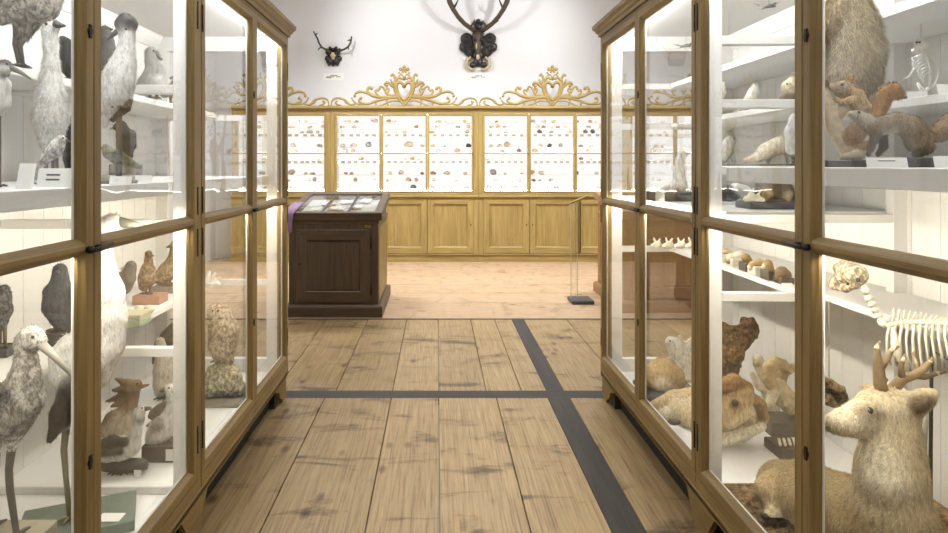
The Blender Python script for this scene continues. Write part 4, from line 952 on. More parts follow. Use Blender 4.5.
MB_.tube([P(833, 118, Ym), P(848, 106, Ym + .02), P(866, 99, Ym + .02), P(878, 96, Ym + .03)], [r * Ym / F for r in (7, 6, 6, 4)], MATS['pale_bark'], 8)
MB_.tube([P(850, 150, Ym), (P(852, 150, Ym).x, Ym, 1.622)], [8 * Ym / F, 11 * Ym / F], MATS['pale_bark'], 10)
M1.part('branch', MB_)
g = B(); a, e = P(836, 0, Ym), P(866, 0, Ym); g.box(a.x, e.x, Ym - .08, Ym + .08, 1.5958, 1.62, BLACKW, .002); M1.part('base', g)
RED, REDL = (170, 124, 74), (196, 168, 126)
animal('squirrel', 'red squirrel climbing the pale branch below the marmot, tail raised', mam, 1.985, 1.595,
       [(REDL, [(862, 120, 7.6), (861, 108, 8.4), (856, 97, 7.4), (849, 90, 6)]), ((196, 176, 148), [(842, 87, 6.6), (834, 86, 4)]), (RED, [(848, 81, 2.2), (849, 75, .9)]), (RED, [(851, 81, 2.4, .02), (853, 77, 1.1, .02)]), (REDL, [(852, 99, 3.6, -.02), (842, 102, 2.6, -.02), (836, 98, 2)]), ((172, 140, 100), [(860, 128, 8.4), (853, 136, 9)]), (REDL, [(855, 143, 4), (865, 146, 2.8), (871, 143, 2)]),
        ((170, 128, 80), [(868, 124, 4), (876, 117, 5.4), (881, 106, 6.4), (885, 96, 7), (892, 91, 7.4), (899, 94, 5)])],
       tex='fur', eyes=[(842, 84.5, 1.4, -.019)], fur=(.010, 9000), res=110, k=.003)
GS = (146, 130, 108)
animal('squirrel', 'grey brown squirrel crouching on a black block, hind quarters high', mam, 1.87, 1.595,
       [((192, 182, 164), [(866, 121, 7), (857, 116, 5), (851, 114, 3.2)]), (GS, [(864, 113, 2, .012), (866, 109, 1, .012)]), (GS, [(871, 126, 7.4), (882, 124, 7.4), (896, 121, 8), (910, 127, 11), (918, 135, 11)]), ((222, 216, 204), [(880, 129, 5), (894, 128, 4.4)]), (GS, [(918, 141, 11.5), (927, 147, 6), (916, 154, 3.4)]), ((118, 104, 88), [(876, 134, 5), (871, 147, 2.8), (868, 154, 2.2)]), ((92, 82, 72), [(882, 136, 5, .03), (884, 146, 3.2, .03), (878, 154, 2.4, .03)]),
        ((150, 128, 102), [(930, 136, 6), (940, 132, 8.6), (952, 124, 10), (964, 112, 9), (970, 100, 6)])],
       tex='fur', eyes=[(859, 112.4, 1.5, -.013)], fur=(.008, 12000), res=120, k=.003, base=(900, 948, .028, .12, (54, 52, 50)))
def card(x, Y, z, w, h, label, lines=1, lean=.25):
    z += .0008
    p = P(x, 0, Y); T = Thing('label_card', (p.x, Y, z), label, 'label card'); b = B()
    vs_ = [(p.x - w / 2, Y, z), (p.x + w / 2, Y, z), (p.x + w / 2, Y + h * lean, z + h), (p.x - w / 2, Y + h * lean, z + h)]
    vs_ += [(x_, y_ + .002, z_) for x_, y_, z_ in vs_]
    b.raw(vs_, [(0, 1, 2, 3), (7, 6, 5, 4), (0, 4, 5, 1), (1, 5, 6, 2), (2, 6, 7, 3), (3, 7, 4, 0)], PAPER); T.part('card', b)
    if lines:
        b = B()
        for i in range(lines):
            za = z + h * (.62 - .25 * i); ya = Y + h * lean * (.62 - .25 * i) - .0006
            b.box(p.x - w * .22, p.x + w * .2, ya - .0003, ya + .0003, za, za + h * .09, INK)
        T.part('printed_line', b)
card(888, 1.765, 1.595, .115, .028, 'white card in front of the two squirrels')
card(945, 1.64, 1.595, .05, .03, 'white card in front of the grey brown squirrel\'s tail', 0)
card(918, 2.16, 1.83, .07, .025, 'white card before the little hanging monkey skeleton', 0)
card(945, 2.12, 1.83, .04, .045, 'tall white card beside the little monkey skeleton', 0)
for x, Y, w, h, lb, L in ((24, 1.86, .05, .075, 'white card under the long billed black and white bird', 0), (52, 1.95, .10, .06, 'wide white card in front of the small pale grey bird', 2), (67, 2.03, .045, .055, 'narrow white card beside the small pale grey bird', 0),
                       (120, 2.28, .08, .03, 'white card in front of the olive green bird', 0), (143, 2.57, .07, .03, 'white card next to the olive green bird', 0)):
    card(x, Y, Zm, w, h, lb, L)
g = B(); a = P(897, 0, 2.3), P(904, 0, 2.3); g.box(a[0].x, a[1].x, 2.26, 2.33, 1.8308, 1.85, BLACKW, .002); single('block', g, (a[0].x, 2.3, 1.83), 'small black block beside the monkey skeleton', 'block')

BN = (228, 220, 200)
def bones(name, label, cat, Y, z0, skull, tubes, base=None, eyes=(), tex='bone'):
    """a mounted skeleton: skull as one body, the rest as named tubes"""
    T = animal(name, label, cat, Y, z0, [(BN if not isinstance(c, tuple) else c, p) for c, p in skull], tex=tex, res=64, partname='skull', eyes=eyes, base=base)
    for nm, col, lst in tubes:
        g = B()
        for pts in lst:
            qq = [pt4(p, Y) for p in pts]; g.tube([p for p, _ in qq], [r for _, r in qq], solid(col, .6), 6)
        T.part(nm, g)
    return T
def vert_row(pts, r, step=1):
    out = []
    for i in range(len(pts) - 1):
        a, b_ = pts[i], pts[i + 1]; n = max(1, int(math.hypot(b_[0] - a[0], b_[1] - a[1]) / (r * 1.5)))
        for k in range(n):
            t0, t1 = k / n, (k + .78) / n; L = lambda t: tuple(a[j] + (b_[j] - a[j]) * t for j in range(2))
            d = a[2] if len(a) > 2 else 0; e = b_[2] if len(b_) > 2 else 0
            p0, p1 = L(t0), L(t1); out.append([(p0[0], p0[1], r * .8, d + (e - d) * t0), ((p0[0] + p1[0]) / 2, (p0[1] + p1[1]) / 2, r * 1.1, d + (e - d) * t0), (p1[0], p1[1], r * .8, d + (e - d) * t1)])
    return out
ribs = []
for i in range(7):
    x, y = 922.5 + i * 1.0, 54 + i * 3.2
    for sg in (-1, 1): ribs.append([(x, y, .55), (x - 5, y + 2.5, .5, sg * .02), (x - 9 + i * .5, y + 8, .45, sg * .016), (x - 9 + i * .6, y + 12, .4, 0)])
BN0 = BN; BN = (246, 243, 234)
bones('monkey_skeleton', 'small white monkey skeleton hung upright on the second highest shelf', 'skeleton', 2.3, 1.83,
      [(BN, [(920, 42, 5), (923, 45, 4.4)]), (BN, [(916, 47, 2.6), (913, 50, 1.6)]), (BN, [(917, 50.5, 1.6), (912, 51.5, 1)])],
      [('spine', BN, vert_row([(922, 50), (926, 58), (929, 68), (930, 78), (928, 90)], 1.1)), ('rib_cage', BN, ribs),
       ('arm', BN, [[(921, 54, 1), (914, 57, .9, -.01), (912, 58, 1)], [(912, 58, 1), (914, 68, .8)], [(914, 68, .9), (908, 77, .7)], [(908, 77, .7), (904, 79, .4)]]), ('arm', BN, [[(921, 54, 1, .03), (917, 66, .8, .03)], [(917, 66, .8, .03), (910, 76, .7, .03)], [(910, 76, .6, .03), (907, 78, .4, .03)]]),
       ('pelvis', BN, [[(928, 88, 1.6), (925, 94, 1.4)], [(928, 88, 1.4, .02), (926, 94, 1.3, .02)]]),
       ('leg', BN, [[(926, 92, 1.2), (917, 83, 1)], [(917, 83, 1.1), (922, 96, .9)], [(922, 96, .9), (918, 102, .8)]]), ('leg', BN, [[(926, 93, 1.2, .03), (919, 88, 1, .03)], [(919, 88, 1, .03), (926, 99, .9, .03)], [(926, 99, .8, .03), (922, 102, .7, .03)]]),
       ('tail', BN, [[(929, 90, .8), (935, 84, .7), (938, 74, .6), (935, 64, .5), (930, 56, .4)]]), ('cord', (190, 190, 188), [[(921, 38, .25), (921, 24, .25)]])], base=(925, 939, .012, .06, (60, 56, 52)), eyes=[(916.8, 42.4, 1.1, -.008), (919.6, 42.2, 1.0, -.0135)])  # black balls stand in for the shade inside the eye sockets
BN = BN0

# upper part, far bay
Zf, Zf2, Zf3 = 1.40, 1.60, 1.89
T = animal('weasel', 'white stoat standing on a long black board, upper shelf of the mammal case', mam, 3.62, Zf,
       [((230, 226, 218), [(684, 193, 4.6), (681, 184, 5.4), (679, 172, 4.8), (680, 161, 3.6), (682, 154, 3.8), (686, 154, 2.4)]), ((224, 220, 210), [(688, 193, 2.6), (695, 188, 2), (699, 180, 1.4)]), ((230, 226, 218), [(676, 180, 3), (671, 186, 2), (672, 194, 1.6)])], tex='fur', eyes=[(684, 152, .8, -.02)], base=(650, 700, .05, .16, (58, 57, 56)), res=60)
g = B(); a = P(655.5, 0, 3.53); g.box(a.x, a.x + .05, 3.528, 3.531, Zf + .003, Zf + .07, PAPER); T.part('name_plate', g)
animal('mole', 'tiny pale stuffed animal at the end of the long black board', mam, 3.66, Zf + .05, [((214, 206, 190), [(661, 191, 3), (667, 189, 3.6), (672, 191, 2)])], tex='fur', res=40)
animal('badger', 'black and white furry animal on a white stand beside the black boards', mam, 3.35, Zf,
       [((66, 64, 62), [(716, 192, 7), (726, 193, 8), (733, 195, 6)]), ((232, 230, 224), [(736, 190, 7), (744, 192, 6.4), (750, 196, 4)]), ((66, 64, 62), [(716, 196, 4), (716, 203, 2.4)]), ((66, 64, 62), [(727, 197, 4), (727, 203, 2.4)])], tex='fur', eyes=[(747, 191, 1, -.03)], base=(712, 752, .012, .16, (236, 234, 228)), res=60)
animal('otter', 'dark brown furry animal on a black board in the mammal case', mam, 2.98, Zf,
       [((96, 84, 66), [(764, 190, 9), (774, 188, 10), (784, 190, 8), (792, 196, 4)]), ((170, 152, 118), [(766, 194, 6, -.03), (764, 199, 3, -.03)]), ((170, 152, 118), [(787, 195, 5, -.03), (788, 200, 3, -.03)]), ((110, 96, 76), [(760, 186, 5)])], tex='fur', eyes=[(757, 185, .9, -.02)], base=(743, 800, .033, .16, (56, 54, 53)), res=60, fur=(.012, 2500))
animal('small_skeleton', 'small pale skeleton lying on the black board\'s near end', 'skeleton', 2.9, Zf + .033,
       [(BN, [(746, 199, 2.6), (751, 197, 3.4), (757, 198, 3), (763, 200, 2)]), (BN, [(750, 194, 1.2), (754, 189, .9)]), (BN, [(757, 196, 1.2), (761, 190, .9)])], tex='bone', res=50)
animal('hare', 'grey hare sitting at the end of the middle shelf', mam, 3.6, Zf2, [((182, 178, 172), [(722, 158, 6), (725, 150, 6.6), (729, 143, 5), (732, 140, 4)]), ((176, 172, 166), [(729, 139, 1.8), (727, 131, 1.4)]), ((176, 172, 166), [(731, 139, 1.6), (731, 130, 1.2)]), ((182, 178, 172), [(731, 152, 3), (734, 162, 2)])], tex='fur', eyes=[(734, 139, .9, -.02)], base=(714, 741, .012, .14, (120, 116, 110)), res=60)
animal('weasel', 'pale cream stoat leaning forward on the middle shelf', mam, 3.12, Zf2, [((222, 212, 192), [(758, 157, 5), (766, 151, 7), (776, 147, 8), (785, 142, 7), (791, 136, 5.4)]), ((222, 212, 192), [(770, 155, 3), (768, 162, 2)]), ((222, 212, 192), [(786, 148, 3), (788, 162, 2)]), ((214, 200, 176), [(754, 158, 3), (744, 160, 1.8)])], tex='fur', eyes=[(793, 135, .9, -.024)], base=(752, 800, .01, .14, (100, 96, 90)), res=60)
animal('penguin', 'dark upright bird with white sides beside the pale cream stoat', bird, 2.86, Zf2, [((80, 80, 82), [(795, 150, 8), (796, 132, 8.6), (797, 122, 6), (797.5, 117, 5)]), ((226, 224, 220), [(792, 148, 6, -.02), (792, 132, 6, -.02), (794, 118, 4, -.015)])], beak=[(DG, [(794, 117, 1.8), (789, 119, .7)])], eyes=[(796, 115, .8, -.02)], legs=[[(793, 158, 2), (793, 164, 1.6)], [(799, 158, 2), (799, 164, 1.6)]], res=50)
for i, (x, lb) in enumerate(((716, 'small white weasel stretching up at the divider of the third shelf'), (750, 'small white weasel with a grey muzzle rearing on the third shelf'))):
    animal('weasel', lb, mam, 3.42, Zf3, [((222, 218, 206), [(x - 4, 107, 4), (x, 100, 5.4), (x + 4, 92, 5), (x + 6, 86, 3.8)]), ((150, 146, 138), [(x + 7, 83, 2.4)]), ((222, 218, 206), [(x + 1, 102, 3), (x + 5, 110, 1.8)]), ((214, 208, 194), [(x - 7, 109, 2.4), (x - 12, 111, 1.4)])], tex='fur', eyes=[(x + 8, 84, .7, -.016)], res=50)
animal('polecat', 'brown and white animal crouched at the near end of the third shelf', mam, 2.9, Zf3, [((236, 220, 190), [(790, 87, 8), (794, 82, 6)]), ((112, 98, 76), [(786, 99, 6), (794, 97, 7)]), ((150, 130, 100), [(795, 76, 4)])], tex='fur', eyes=[(787, 84, 1, -.03)], res=50)
def bat(x, y, Y, lb, s=1.0, ztop=None):
    T = animal('bat', lb, 'stuffed bat', Y, P(x, y, Y).z, [((96, 92, 88), [(x - 2, y, 2.0 * s), (x + 4 * s, y - 1, 2.4 * s), (x + 7 * s, y - 1.5, 1.6 * s)]), ((120, 116, 112), [(x, y, 1.2 * s, -.01), (x + 8 * s, y - 4 * s, .7 * s, -.06), (x + 15 * s, y - 5 * s, .3 * s, -.1)]), ((120, 116, 112), [(x, y, 1.2 * s, .01), (x - 8 * s, y - 2.5 * s, .7 * s, .05), (x - 14 * s, y - 4 * s, .3 * s, .08)]),
                ((130, 126, 122), [(x + 2, y, 1.0 * s, -.02), (x + 11 * s, y + 2 * s, .5 * s, -.08)]), ((130, 126, 122), [(x - 1, y + 1, 1.0 * s, .02), (x - 9 * s, y + 2 * s, .4 * s, .06)])], tex='plain', res=70)
    g = B(); p = P(x + 2, y, Y); g.tube([p, (p.x, p.y, ztop)], .0012, solid((150, 150, 148)), 5); T.part('thread', g)
bat(767, 7.5, 2.95, 'bat with spread wings hung under the roof of the mammal case', 1.0, 2.486)
bat(727, 44, 3.5, 'bat with spread wings hung under the top shelf of the mammal case', .85, 2.486)
bat(684, 47, 4.0, 'bat with spread wings hung at the far end of the mammal case', .8, 2.486)

# ---- mammal case, lower part
def litter():
    b = B(); n, m = 46, 90; x0, x1, y0, y1 = 1.185, 2.02, 1.17, 2.70; cols = []
    vs_ = []
    for j in range(m):
        for i in range(n):
            x = x0 + (x1 - x0) * i / (n - 1); y = y0 + (y1 - y0) * j / (m - 1)
            e = 1 if 0 < i < n - 1 and 0 < j < m - 1 else 0
            vs_.append((x, y, .245 + e * (.018 * noise.noise(Vector((x * 14, y * 14, 0))) + .014 * noise.noise(Vector((x * 55, y * 55, 3))))))
    k = len(vs_); rim = [i for i in range(n)] + [j * n + n - 1 for j in range(1, m)] + [(m - 1) * n + i for i in range(n - 2, -1, -1)] + [j * n for j in range(m - 2, 0, -1)]
    fs = [(j * n + i, j * n + i + 1, (j + 1) * n + i + 1, (j + 1) * n + i) for j in range(m - 1) for i in range(n - 1)]
    vs_ += [(vs_[r][0], vs_[r][1], Z0 + .002) for r in rim]; R = len(rim)
    fs += [(rim[i], rim[(i + 1) % R], k + (i + 1) % R, k + i) for i in range(R)]; fs.append(tuple(range(k, k + R)))
    mt, nt, out = new_mat('leaf_litter'); v = coords(nt, (38, 38, 38)); nn = N(nt, 'ShaderNodeTexNoise', Scale=1.0, Detail=5.0, Roughness=.75); nt.links.new(v, nn.inputs[0])
    col = ramp(nt, nn.outputs[0], [(.3, lin(52, 40, 26)), (.48, lin(112, 88, 54)), (.6, lin(156, 126, 82)), (.75, lin(196, 172, 128))]); bsdf(nt, out, col, .9, bump=nn.outputs[0], bstr=.8, dist=.012)
    b.raw(vs_, fs, mt, False)
    o = single('leaf_litter', b, (1.6, 1.95, Z0), 'brown leaf litter bed under the lying deer', 'leaf litter'); o['kind'] = 'stuff'
litter()
CR, CRL, CRD = (190, 174, 142), (228, 218, 194), (120, 98, 70)
D = animal('deer', 'roe buck with antlers lying on the brown leaf litter', mam, 1.98, .28,
       [((160, 140, 104), [(784, 487, 25, .60), (808, 497, 32, .45), (846, 520, 41, .22), (878, 530, 43, .04), (890, 524, 41, .0)]), ((146, 126, 94), [(885, 512, 29, .0)]),
        (CR, [(891, 505, 34, -.02), (891, 470, 29, -.02), (893, 440, 24, -.01), (895, 420, 19, 0)]), (CRL, [(886, 480, 20, -.06), (884, 455, 17, -.04)]),
        ((220, 206, 176), [(895, 408, 17, 0), (876, 410, 15, -.005), (858, 416, 11, -.02), (843, 421, 8.2, -.03), (834, 423, 7, -.035)]), (CRL, [(884, 423, 12, -.01), (862, 427, 8, -.02), (842, 428, 5.6, -.035)]), ((196, 176, 142), [(882, 397, 9, .01), (869, 402, 8, 0)]),
        ((216, 200, 168), [(905, 410, 5, -.01), (915, 404, 7, -.03), (925, 398, 6.6, -.05), (935, 392, 2.4, -.06)]), ((84, 68, 52), [(911, 409, 2.4, -.046), (918, 404.6, 3.6, -.068), (927, 399, 2.6, -.08)]), ((96, 78, 58), [(864, 412, 3, -.05), (872, 411, 3.4, -.045)]), ((186, 164, 128), [(880, 404, 5, .1), (873, 394, 6, .13), (866, 388, 3, .15)]),
        ((70, 58, 48), [(829.5, 424, 4.6, -.035)]), ((178, 154, 114), [(790, 492, 14, .5), (772, 486, 11, .5), (764, 489, 7.5, .48)]), ((196, 176, 138), [(764, 490, 7, .48), (771, 503, 6, .46), (778, 511, 5.6, .44)]), ((206, 190, 156), [(778, 511, 5.4, .44), (775, 515, 4.6, .42), (769, 516, 4.4, .41)])],
       tex='fur', eyes=[(869, 411, 4.0, -.056)], fur=(.016, 26000, (-.3, .5, -1), .3), res=120, k=.012)
def deer_parts():
    A = plain('pale_antler', lin(132, 110, 78), .6, vary=.5, sc=45); TP = plain('antler_tip', lin(218, 202, 168), .5, vary=.15, sc=30)
    for i, lst in enumerate(([[(883, 396, 6.5), (880, 384, 6), (878.6, 368, 5), (877.6, 356, 3.4), (877, 348, 2.6), (880, 341, 1)], [(880, 368, 4.2), (886, 360, 3), (892, 350, 2.2), (899, 346, 1)], [(881, 384, 3.5), (886, 378, 2.5)]],
                             [[(889, 398, 6, .03), (894, 388, 5.6, .02), (902, 379, 5, 0), (914, 375, 4.2, -.01), (924, 369, 3.6, -.02), (930, 362, 2.4, -.02), (933, 357, 1, -.02)], [(902, 379, 3.6), (901, 368, 2.6, -.01), (903, 360, 2, -.02), (905, 354, .9, -.02)], [(914, 375, 3.4), (924, 377, 3), (936, 374, 2, .02), (946, 372, 1, .03)], [(918, 374, 3), (917, 364, 2, .03), (912, 352, 1, .04)]])):
        g = B()
        for pts in lst:
            qq = [pt4(p, 1.98) for p in pts]; g.tube([p for p, _ in qq], [r for _, r in qq], A, 8); g.tube([qq[-2][0].lerp(qq[-1][0], -.25), qq[-2][0], qq[-1][0]], [qq[-2][1] * .9, qq[-2][1] * 1.03, qq[-1][1] * .8], TP, 8)
        D.part('antler', g)
    g = B(); p, r = pt4((766, 516.5, 3.8, .405), 1.98); g.ball(p, r, solid((64, 58, 52)), 2, (1.3, 1, .8)); D.part('hoof', g)
    g = B(); p, r = pt4((827, 422.5, 3.6, -.037), 1.98); g.ball(p, r, EYE, 2, (.8, 1.0, .9)); D.part('nose', g)
deer_parts()
rb = []
for i in range(13):
    x, y = 890 + i * 6.2, 322 + (abs(i - 6) * .5)
    for sg in (-1, 1):
        L_ = 52 - abs(i - 5) * 2.4
        rb.append([(x, y, 1.5), (x - 3 + i * .2, y + L_ * .3, 1.3, sg * .07), (x - 3 + i * .6, y + L_ * .7, 1.2, sg * .085), (x + 1 + i * .5, y + L_, .9, sg * .04)])
sp = [[(893 + i * 5, 322, 1.3), (894 + i * 5.4, 308 + i * .9, .8)] for i in range(12)]
def along(pts): return [(q[0], q[1], q[2], (q[3] * .6 if len(q) > 3 else 0) + F * 1.60 / (q[0] - VX) - 2.25) for q in pts]
def alongs(l): return [along(q) for q in l]
GS_ = lambda sk, tb: ([(c, along(q)) for c, q in sk], [(n_, c, alongs(l)) for n_, c, l in tb])
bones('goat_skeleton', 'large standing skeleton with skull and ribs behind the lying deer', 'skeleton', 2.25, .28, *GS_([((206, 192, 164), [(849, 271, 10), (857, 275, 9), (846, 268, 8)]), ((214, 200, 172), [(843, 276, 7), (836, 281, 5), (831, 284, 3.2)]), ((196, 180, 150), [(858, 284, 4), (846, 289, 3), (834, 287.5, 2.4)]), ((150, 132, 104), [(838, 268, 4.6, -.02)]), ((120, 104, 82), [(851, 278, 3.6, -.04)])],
      [('neck_bone', BN, vert_row([(864, 286), (868, 296), (874, 308), (880, 320), (888, 328)], 4.2)), ('spine', BN, vert_row([(888, 326), (905, 322), (930, 322), (960, 326), (985, 336)], 3)), ('spinous_process', BN, sp), ('rib_cage', BN, rb),
       ('shoulder_blade', BN, [[(893, 328, 2, -.06), (896, 345, 5, -.1), (900, 362, 2.4, -.1)]]), ('leg', BN, [[(904, 362, 4, 0), (900, 388, 3, 0)], [(900, 388, 3.6, 0), (924, 412, 2.4, 0)], [(924, 412, 3, 0), (924, 450, 2.4, 0)], [(924, 450, 3, 0), (922, 510, 2.2, 0)], [(922, 510, 3, 0), (918, 516, 2, 0)]]),
       ('leg', BN, [[(905, 364, 4, .1), (898, 388, 3, .1)], [(898, 388, 3.4, .1), (926, 410, 2.4, .1)], [(926, 410, 3, .1), (924, 450, 2.4, .1)], [(924, 450, 3, .1), (922, 516, 2.2, .1)]]),
       ('hind_leg', BN, [[(984, 340, 5, -.06), (972, 380, 3.4, -.08)], [(972, 380, 4, -.08), (990, 425, 2.8, -.08)], [(990, 425, 3.4, -.08), (982, 480, 2.4, -.08)], [(982, 480, 3, -.08), (978, 540, 2.2, -.08)]]), ('support_rod', (40, 38, 36), [[(932, 328, 1.6), (931, 420, 1.8), (930, 545, 2)], [(932, 350, 1.0), (948, 360, .9), (966, 356, .8)]])]), eyes=[along([q])[0] for q in ((851, 275, 3.6, -.06), (841, 270, 2.4, -.05), (858, 280, 2.2, -.055), (836, 280.5, 1.5, -.03), (848, 284, 1.6, -.04))], tex='speckle')  # dark balls stand in for shade in the skull's sockets and openings
T = animal('turtle_shell', 'dark curved shell hanging on a cord behind the deer\'s muzzle', 'shell', 2.42, P(0, 409, 2.42).z,
       [((104, 92, 72), [(818, 384, 6), (828, 384, 6), (838, 392, 6), (842, 400, 5)]), ((130, 112, 84), [(826, 380, 4, -.03), (840, 390, 4, -.03), (845, 398, 3, -.02)]), ((160, 146, 116), [(824, 396, 7, .02), (834, 402, 6, .02)])], tex='speckle', res=60, rough=.003, rfreq=120)
g = B(); g.tube([P(829, 384, 2.42), P(829, 300, 2.42)], .0016, solid((150, 134, 110)), 5); T.part('cord', g)
C_ = animal('calf', 'cream and ginger calf lying with its head up in the far bay', mam, 3.16, Z0,
       [((208, 180, 138), [(740, 395, 13), (731, 402, 15), (718, 412, 12, -.02), (704, 420, 9, -.03)]), ((230, 212, 176), [(742, 411, 9, -.03), (730, 420, 8, -.04)]), ((160, 124, 82), [(720, 386, 7, -.03), (734, 382, 7.4, -.02), (747, 388, 6, 0)]),
        ((176, 148, 110), [(752, 396, 4, .02), (760, 405, 5.4, .02), (763, 417, 5, .01), (760, 427, 3, 0)]), ((120, 96, 70), [(760, 408, 2.6, -.012), (762, 418, 2.6, -.014)]), ((140, 112, 80), [(734, 404, 4.4, -.066)]),
        ((226, 212, 182), [(752, 420, 7, .05), (730, 430, 8, .06), (708, 428, 14, .12)]), ((236, 228, 208), [(762, 427, 4, -.02), (742, 435, 6, -.03), (716, 441, 7, -.03)]), ((222, 206, 172), [(694, 414, 17, .28), (676, 406, 12, .42)]), ((214, 190, 150), [(696, 398, 11, .42), (674, 400, 9, .42), (656, 406, 6, .42)]), ((232, 220, 194), [(690, 416, 8, .3), (668, 414, 6, .36), (652, 416, 4, .42)])],
       tex='fur', eyes=[(735, 403, 3.6, -.082)], fur=(.011, 9000), res=120, k=.006)
g = B(); p, r = pt4((674, 422, 4, .25), 3.1); g.ball(p, r, solid((92, 80, 66)), 2, (1.8, 1, .8)); C_.part('hoof', g)
animal('stump', 'dark brown knobbly wooden burl standing behind the calf', 'wood burl', 3.68, Z0,
       [((104, 82, 56), [(729, 412, 10), (729, 380, 8), (729, 358, 10), (727, 340, 14), (719, 333, 12)]), ((92, 72, 50), [(742, 338, 10), (749, 330, 8), (748, 326, 8)]), ((120, 96, 66), [(722, 352, 10, -.04), (734, 352, 10, -.05)])], tex='speckle', rough=.012, rfreq=60, res=80)
animal('horned_skull', 'horned skull with ringed curved horns on a dark base', 'skull', 3.36, Z0,
       [((206, 192, 160), [(778, 388, 9), (785, 398, 10), (790, 408, 7)]), ((190, 170, 134), [(771, 384, 6, -.03), (768, 378, 6, -.03), (769, 368, 5.4, -.03), (775, 362, 5, -.03), (783, 364, 4, -.03), (790, 371, 3, -.03)]), ((160, 140, 108), [(780, 380, 6, .04), (784, 370, 5, .05), (792, 368, 4, .05)]), ((232, 220, 194), [(773, 394, 5, -.04), (770, 404, 4, -.04)])], tex='bone', rough=.003, rfreq=260, base=(764, 802, .075, .16, (92, 86, 76)), res=80)
animal('skull', 'narrow white skull standing between the burl and the horned skull', 'skull', 3.56, Z0,
       [(BN, [(758, 359, 5), (760, 366, 5.4)]), (BN, [(763, 374, 6), (766, 386, 6.4), (768, 396, 5)]), ((170, 150, 118), [(756, 364, 3, -.03)]), (BN, [(752, 374, 2.4), (758, 388, 2.4)])], tex='bone', base=(752, 776, .1, .09, (226, 216, 196)), res=60)
g = B(); a, e = P(772, 0, 3.1), P(799, 0, 3.1); g.box(a.x, e.x, 3.02, 3.18, Z0 + .0008, Z0 + .05, solid((80, 74, 66)), .004); T = Thing('tray', (a.x, 3.1, Z0), 'small dark tray holding pale bones in front of the horned skull', 'tray'); T.part('tray_box', g)
g = B()
for i in range(4): p = P(776 + 5 * i, 0, 3.1); g.tube([(p.x, 3.06, Z0 + .058), (p.x + .03, 3.13, Z0 + .058)], .007, solid(BN), 6)
T.part('bones', g)
# row of little skulls on the shelf
WHB = (232, 226, 212)
rowd = [(722, 3.62, 'flat long skull', [((206, 190, 150), [(718, 253, 2.6), (726, 252, 3), (733, 254, 2)])]), (735, 3.45, 'cream box skull', [(WHB, [(731, 257, 4), (741, 256, 4.6), (747, 259, 3)]), ((150, 130, 96), [(729, 261, 3)])]), (748, 3.3, 'narrow brown skull', [((146, 122, 86), [(746, 258, 4.4), (750, 264, 4)])]),
        (757, 3.18, 'small tan skull', [((176, 150, 110), [(753, 265, 4), (760, 263, 4.4)]), (WHB, [(750, 268, 2.4)])]), (770, 3.05, 'jawless brown skull', [((172, 146, 108), [(768, 264, 4.6), (771, 271, 3.6)]), (WHB, [(764, 266, 2)])]), (783, 2.95, 'round dark skull', [((124, 106, 82), [(782, 273, 6.6), (785, 275, 6)]), ((96, 82, 64), [(777, 280, 2.4)])])]
prev = None
for x, Y, lb, ch in rowd:
    animal('small_skull', f'{lb} on a block, ' + ('at the far end of the skull row' if prev is None else f'next after the {prev}') , 'skull', Y, 1.052, ch, tex='bone', base=(x - 6, x + 7, .03 if x > 775 else .045, .08, (226, 220, 206) if x in (722, 735, 757) else (84, 76, 64)), res=44); prev = lb
card(790, 2.86, 1.052, .05, .012, 'white card lying before the round dark skull', 0, 2.5)
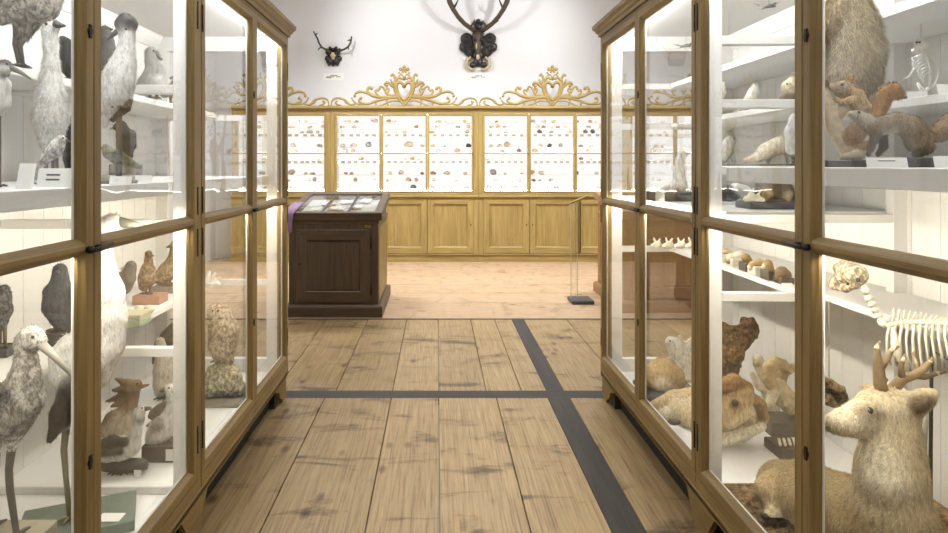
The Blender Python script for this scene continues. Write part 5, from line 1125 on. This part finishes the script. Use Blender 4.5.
animal('guinea_pig', 'tan and white furry animal on a dark slab at the case\'s far end', mam, 3.84, Z0,
       [((206, 178, 134), [(654, 374, 11), (664, 372, 13), (673, 377, 11), (680, 384, 5)]), ((232, 222, 200), [(662, 382, 9, -.04), (672, 386, 6, -.03)]), ((150, 124, 92), [(662, 363, 6, .02), (670, 364, 4, 0)]), ((206, 178, 134), [(646, 379, 7), (641, 382, 4)])], tex='fur', eyes=[(644, 377, 1.3, -.04)], base=(640, 694, .06, .3, (84, 80, 74)), fur=(.015, 4500), res=70)
animal('white_hare', 'white fluffy animal sitting behind the tan and white one', mam, 4.16, Z0,
       [((234, 228, 214), [(684, 372, 10), (682, 358, 10), (676, 347, 8), (671, 342, 5.4)]), ((234, 228, 214), [(688, 346, 5), (692, 340, 3)]), ((226, 218, 200), [(676, 344, 2), (680, 336, 1.4)])], tex='fur', eyes=[(670, 341, 1, -.034)], fur=(.018, 3000), res=60)
for i, (x, Y) in enumerate(((656, 4.24), (668, 4.12), (680, 4.02), (691, 3.93))):
    animal('shell', f'white spiky shell, {ORD[i]} from the glazed end on the skull shelf', 'shell', Y, 1.052, [(WHB, [(x - 3, 246, 2.6), (x + 2, 245, 3.4), (x + 5, 246, 2)]), (WHB, [(x, 244, 1.6), (x - 2, 238, .8)]), (WHB, [(x + 2, 244, 1.6), (x + 4, 239, .8)])], tex='bone', res=40)
# ------------------------------------------------------------------ camera and render settings
cam = bpy.data.cameras.new('camera'); co = bpy.data.objects.new('camera', cam); COL.objects.link(co); SC.camera = co
cam.sensor_width = 36; cam.lens = 24.0; cam.sensor_fit = 'HORIZONTAL'; cam.clip_start = .05
co.location = (0, 0, H); co.rotation_euler = (math.pi / 2, 0, 0)
cam.shift_x = (474 - VX) / 948; cam.shift_y = (VY - 266.5) / 948
w = bpy.data.worlds.new('world'); SC.world = w; w.use_nodes = True
w.node_tree.nodes['Background'].inputs[0].default_value = (.8, .85, .9, 1); w.node_tree.nodes['Background'].inputs[1].default_value = .3
vs = SC.view_settings; vs.view_transform = 'Standard'; vs.look = 'None'; vs.gamma = 1; vs.use_curve_mapping = False; vs.exposure = 0.0
cy = SC.cycles; cy.max_bounces = 10; cy.diffuse_bounces = 4; cy.glossy_bounces = 4; cy.transparent_max_bounces = 32; cy.use_denoising = True
cy.sample_clamp_indirect = 6; cy.caustics_reflective = False; cy.caustics_refractive = False
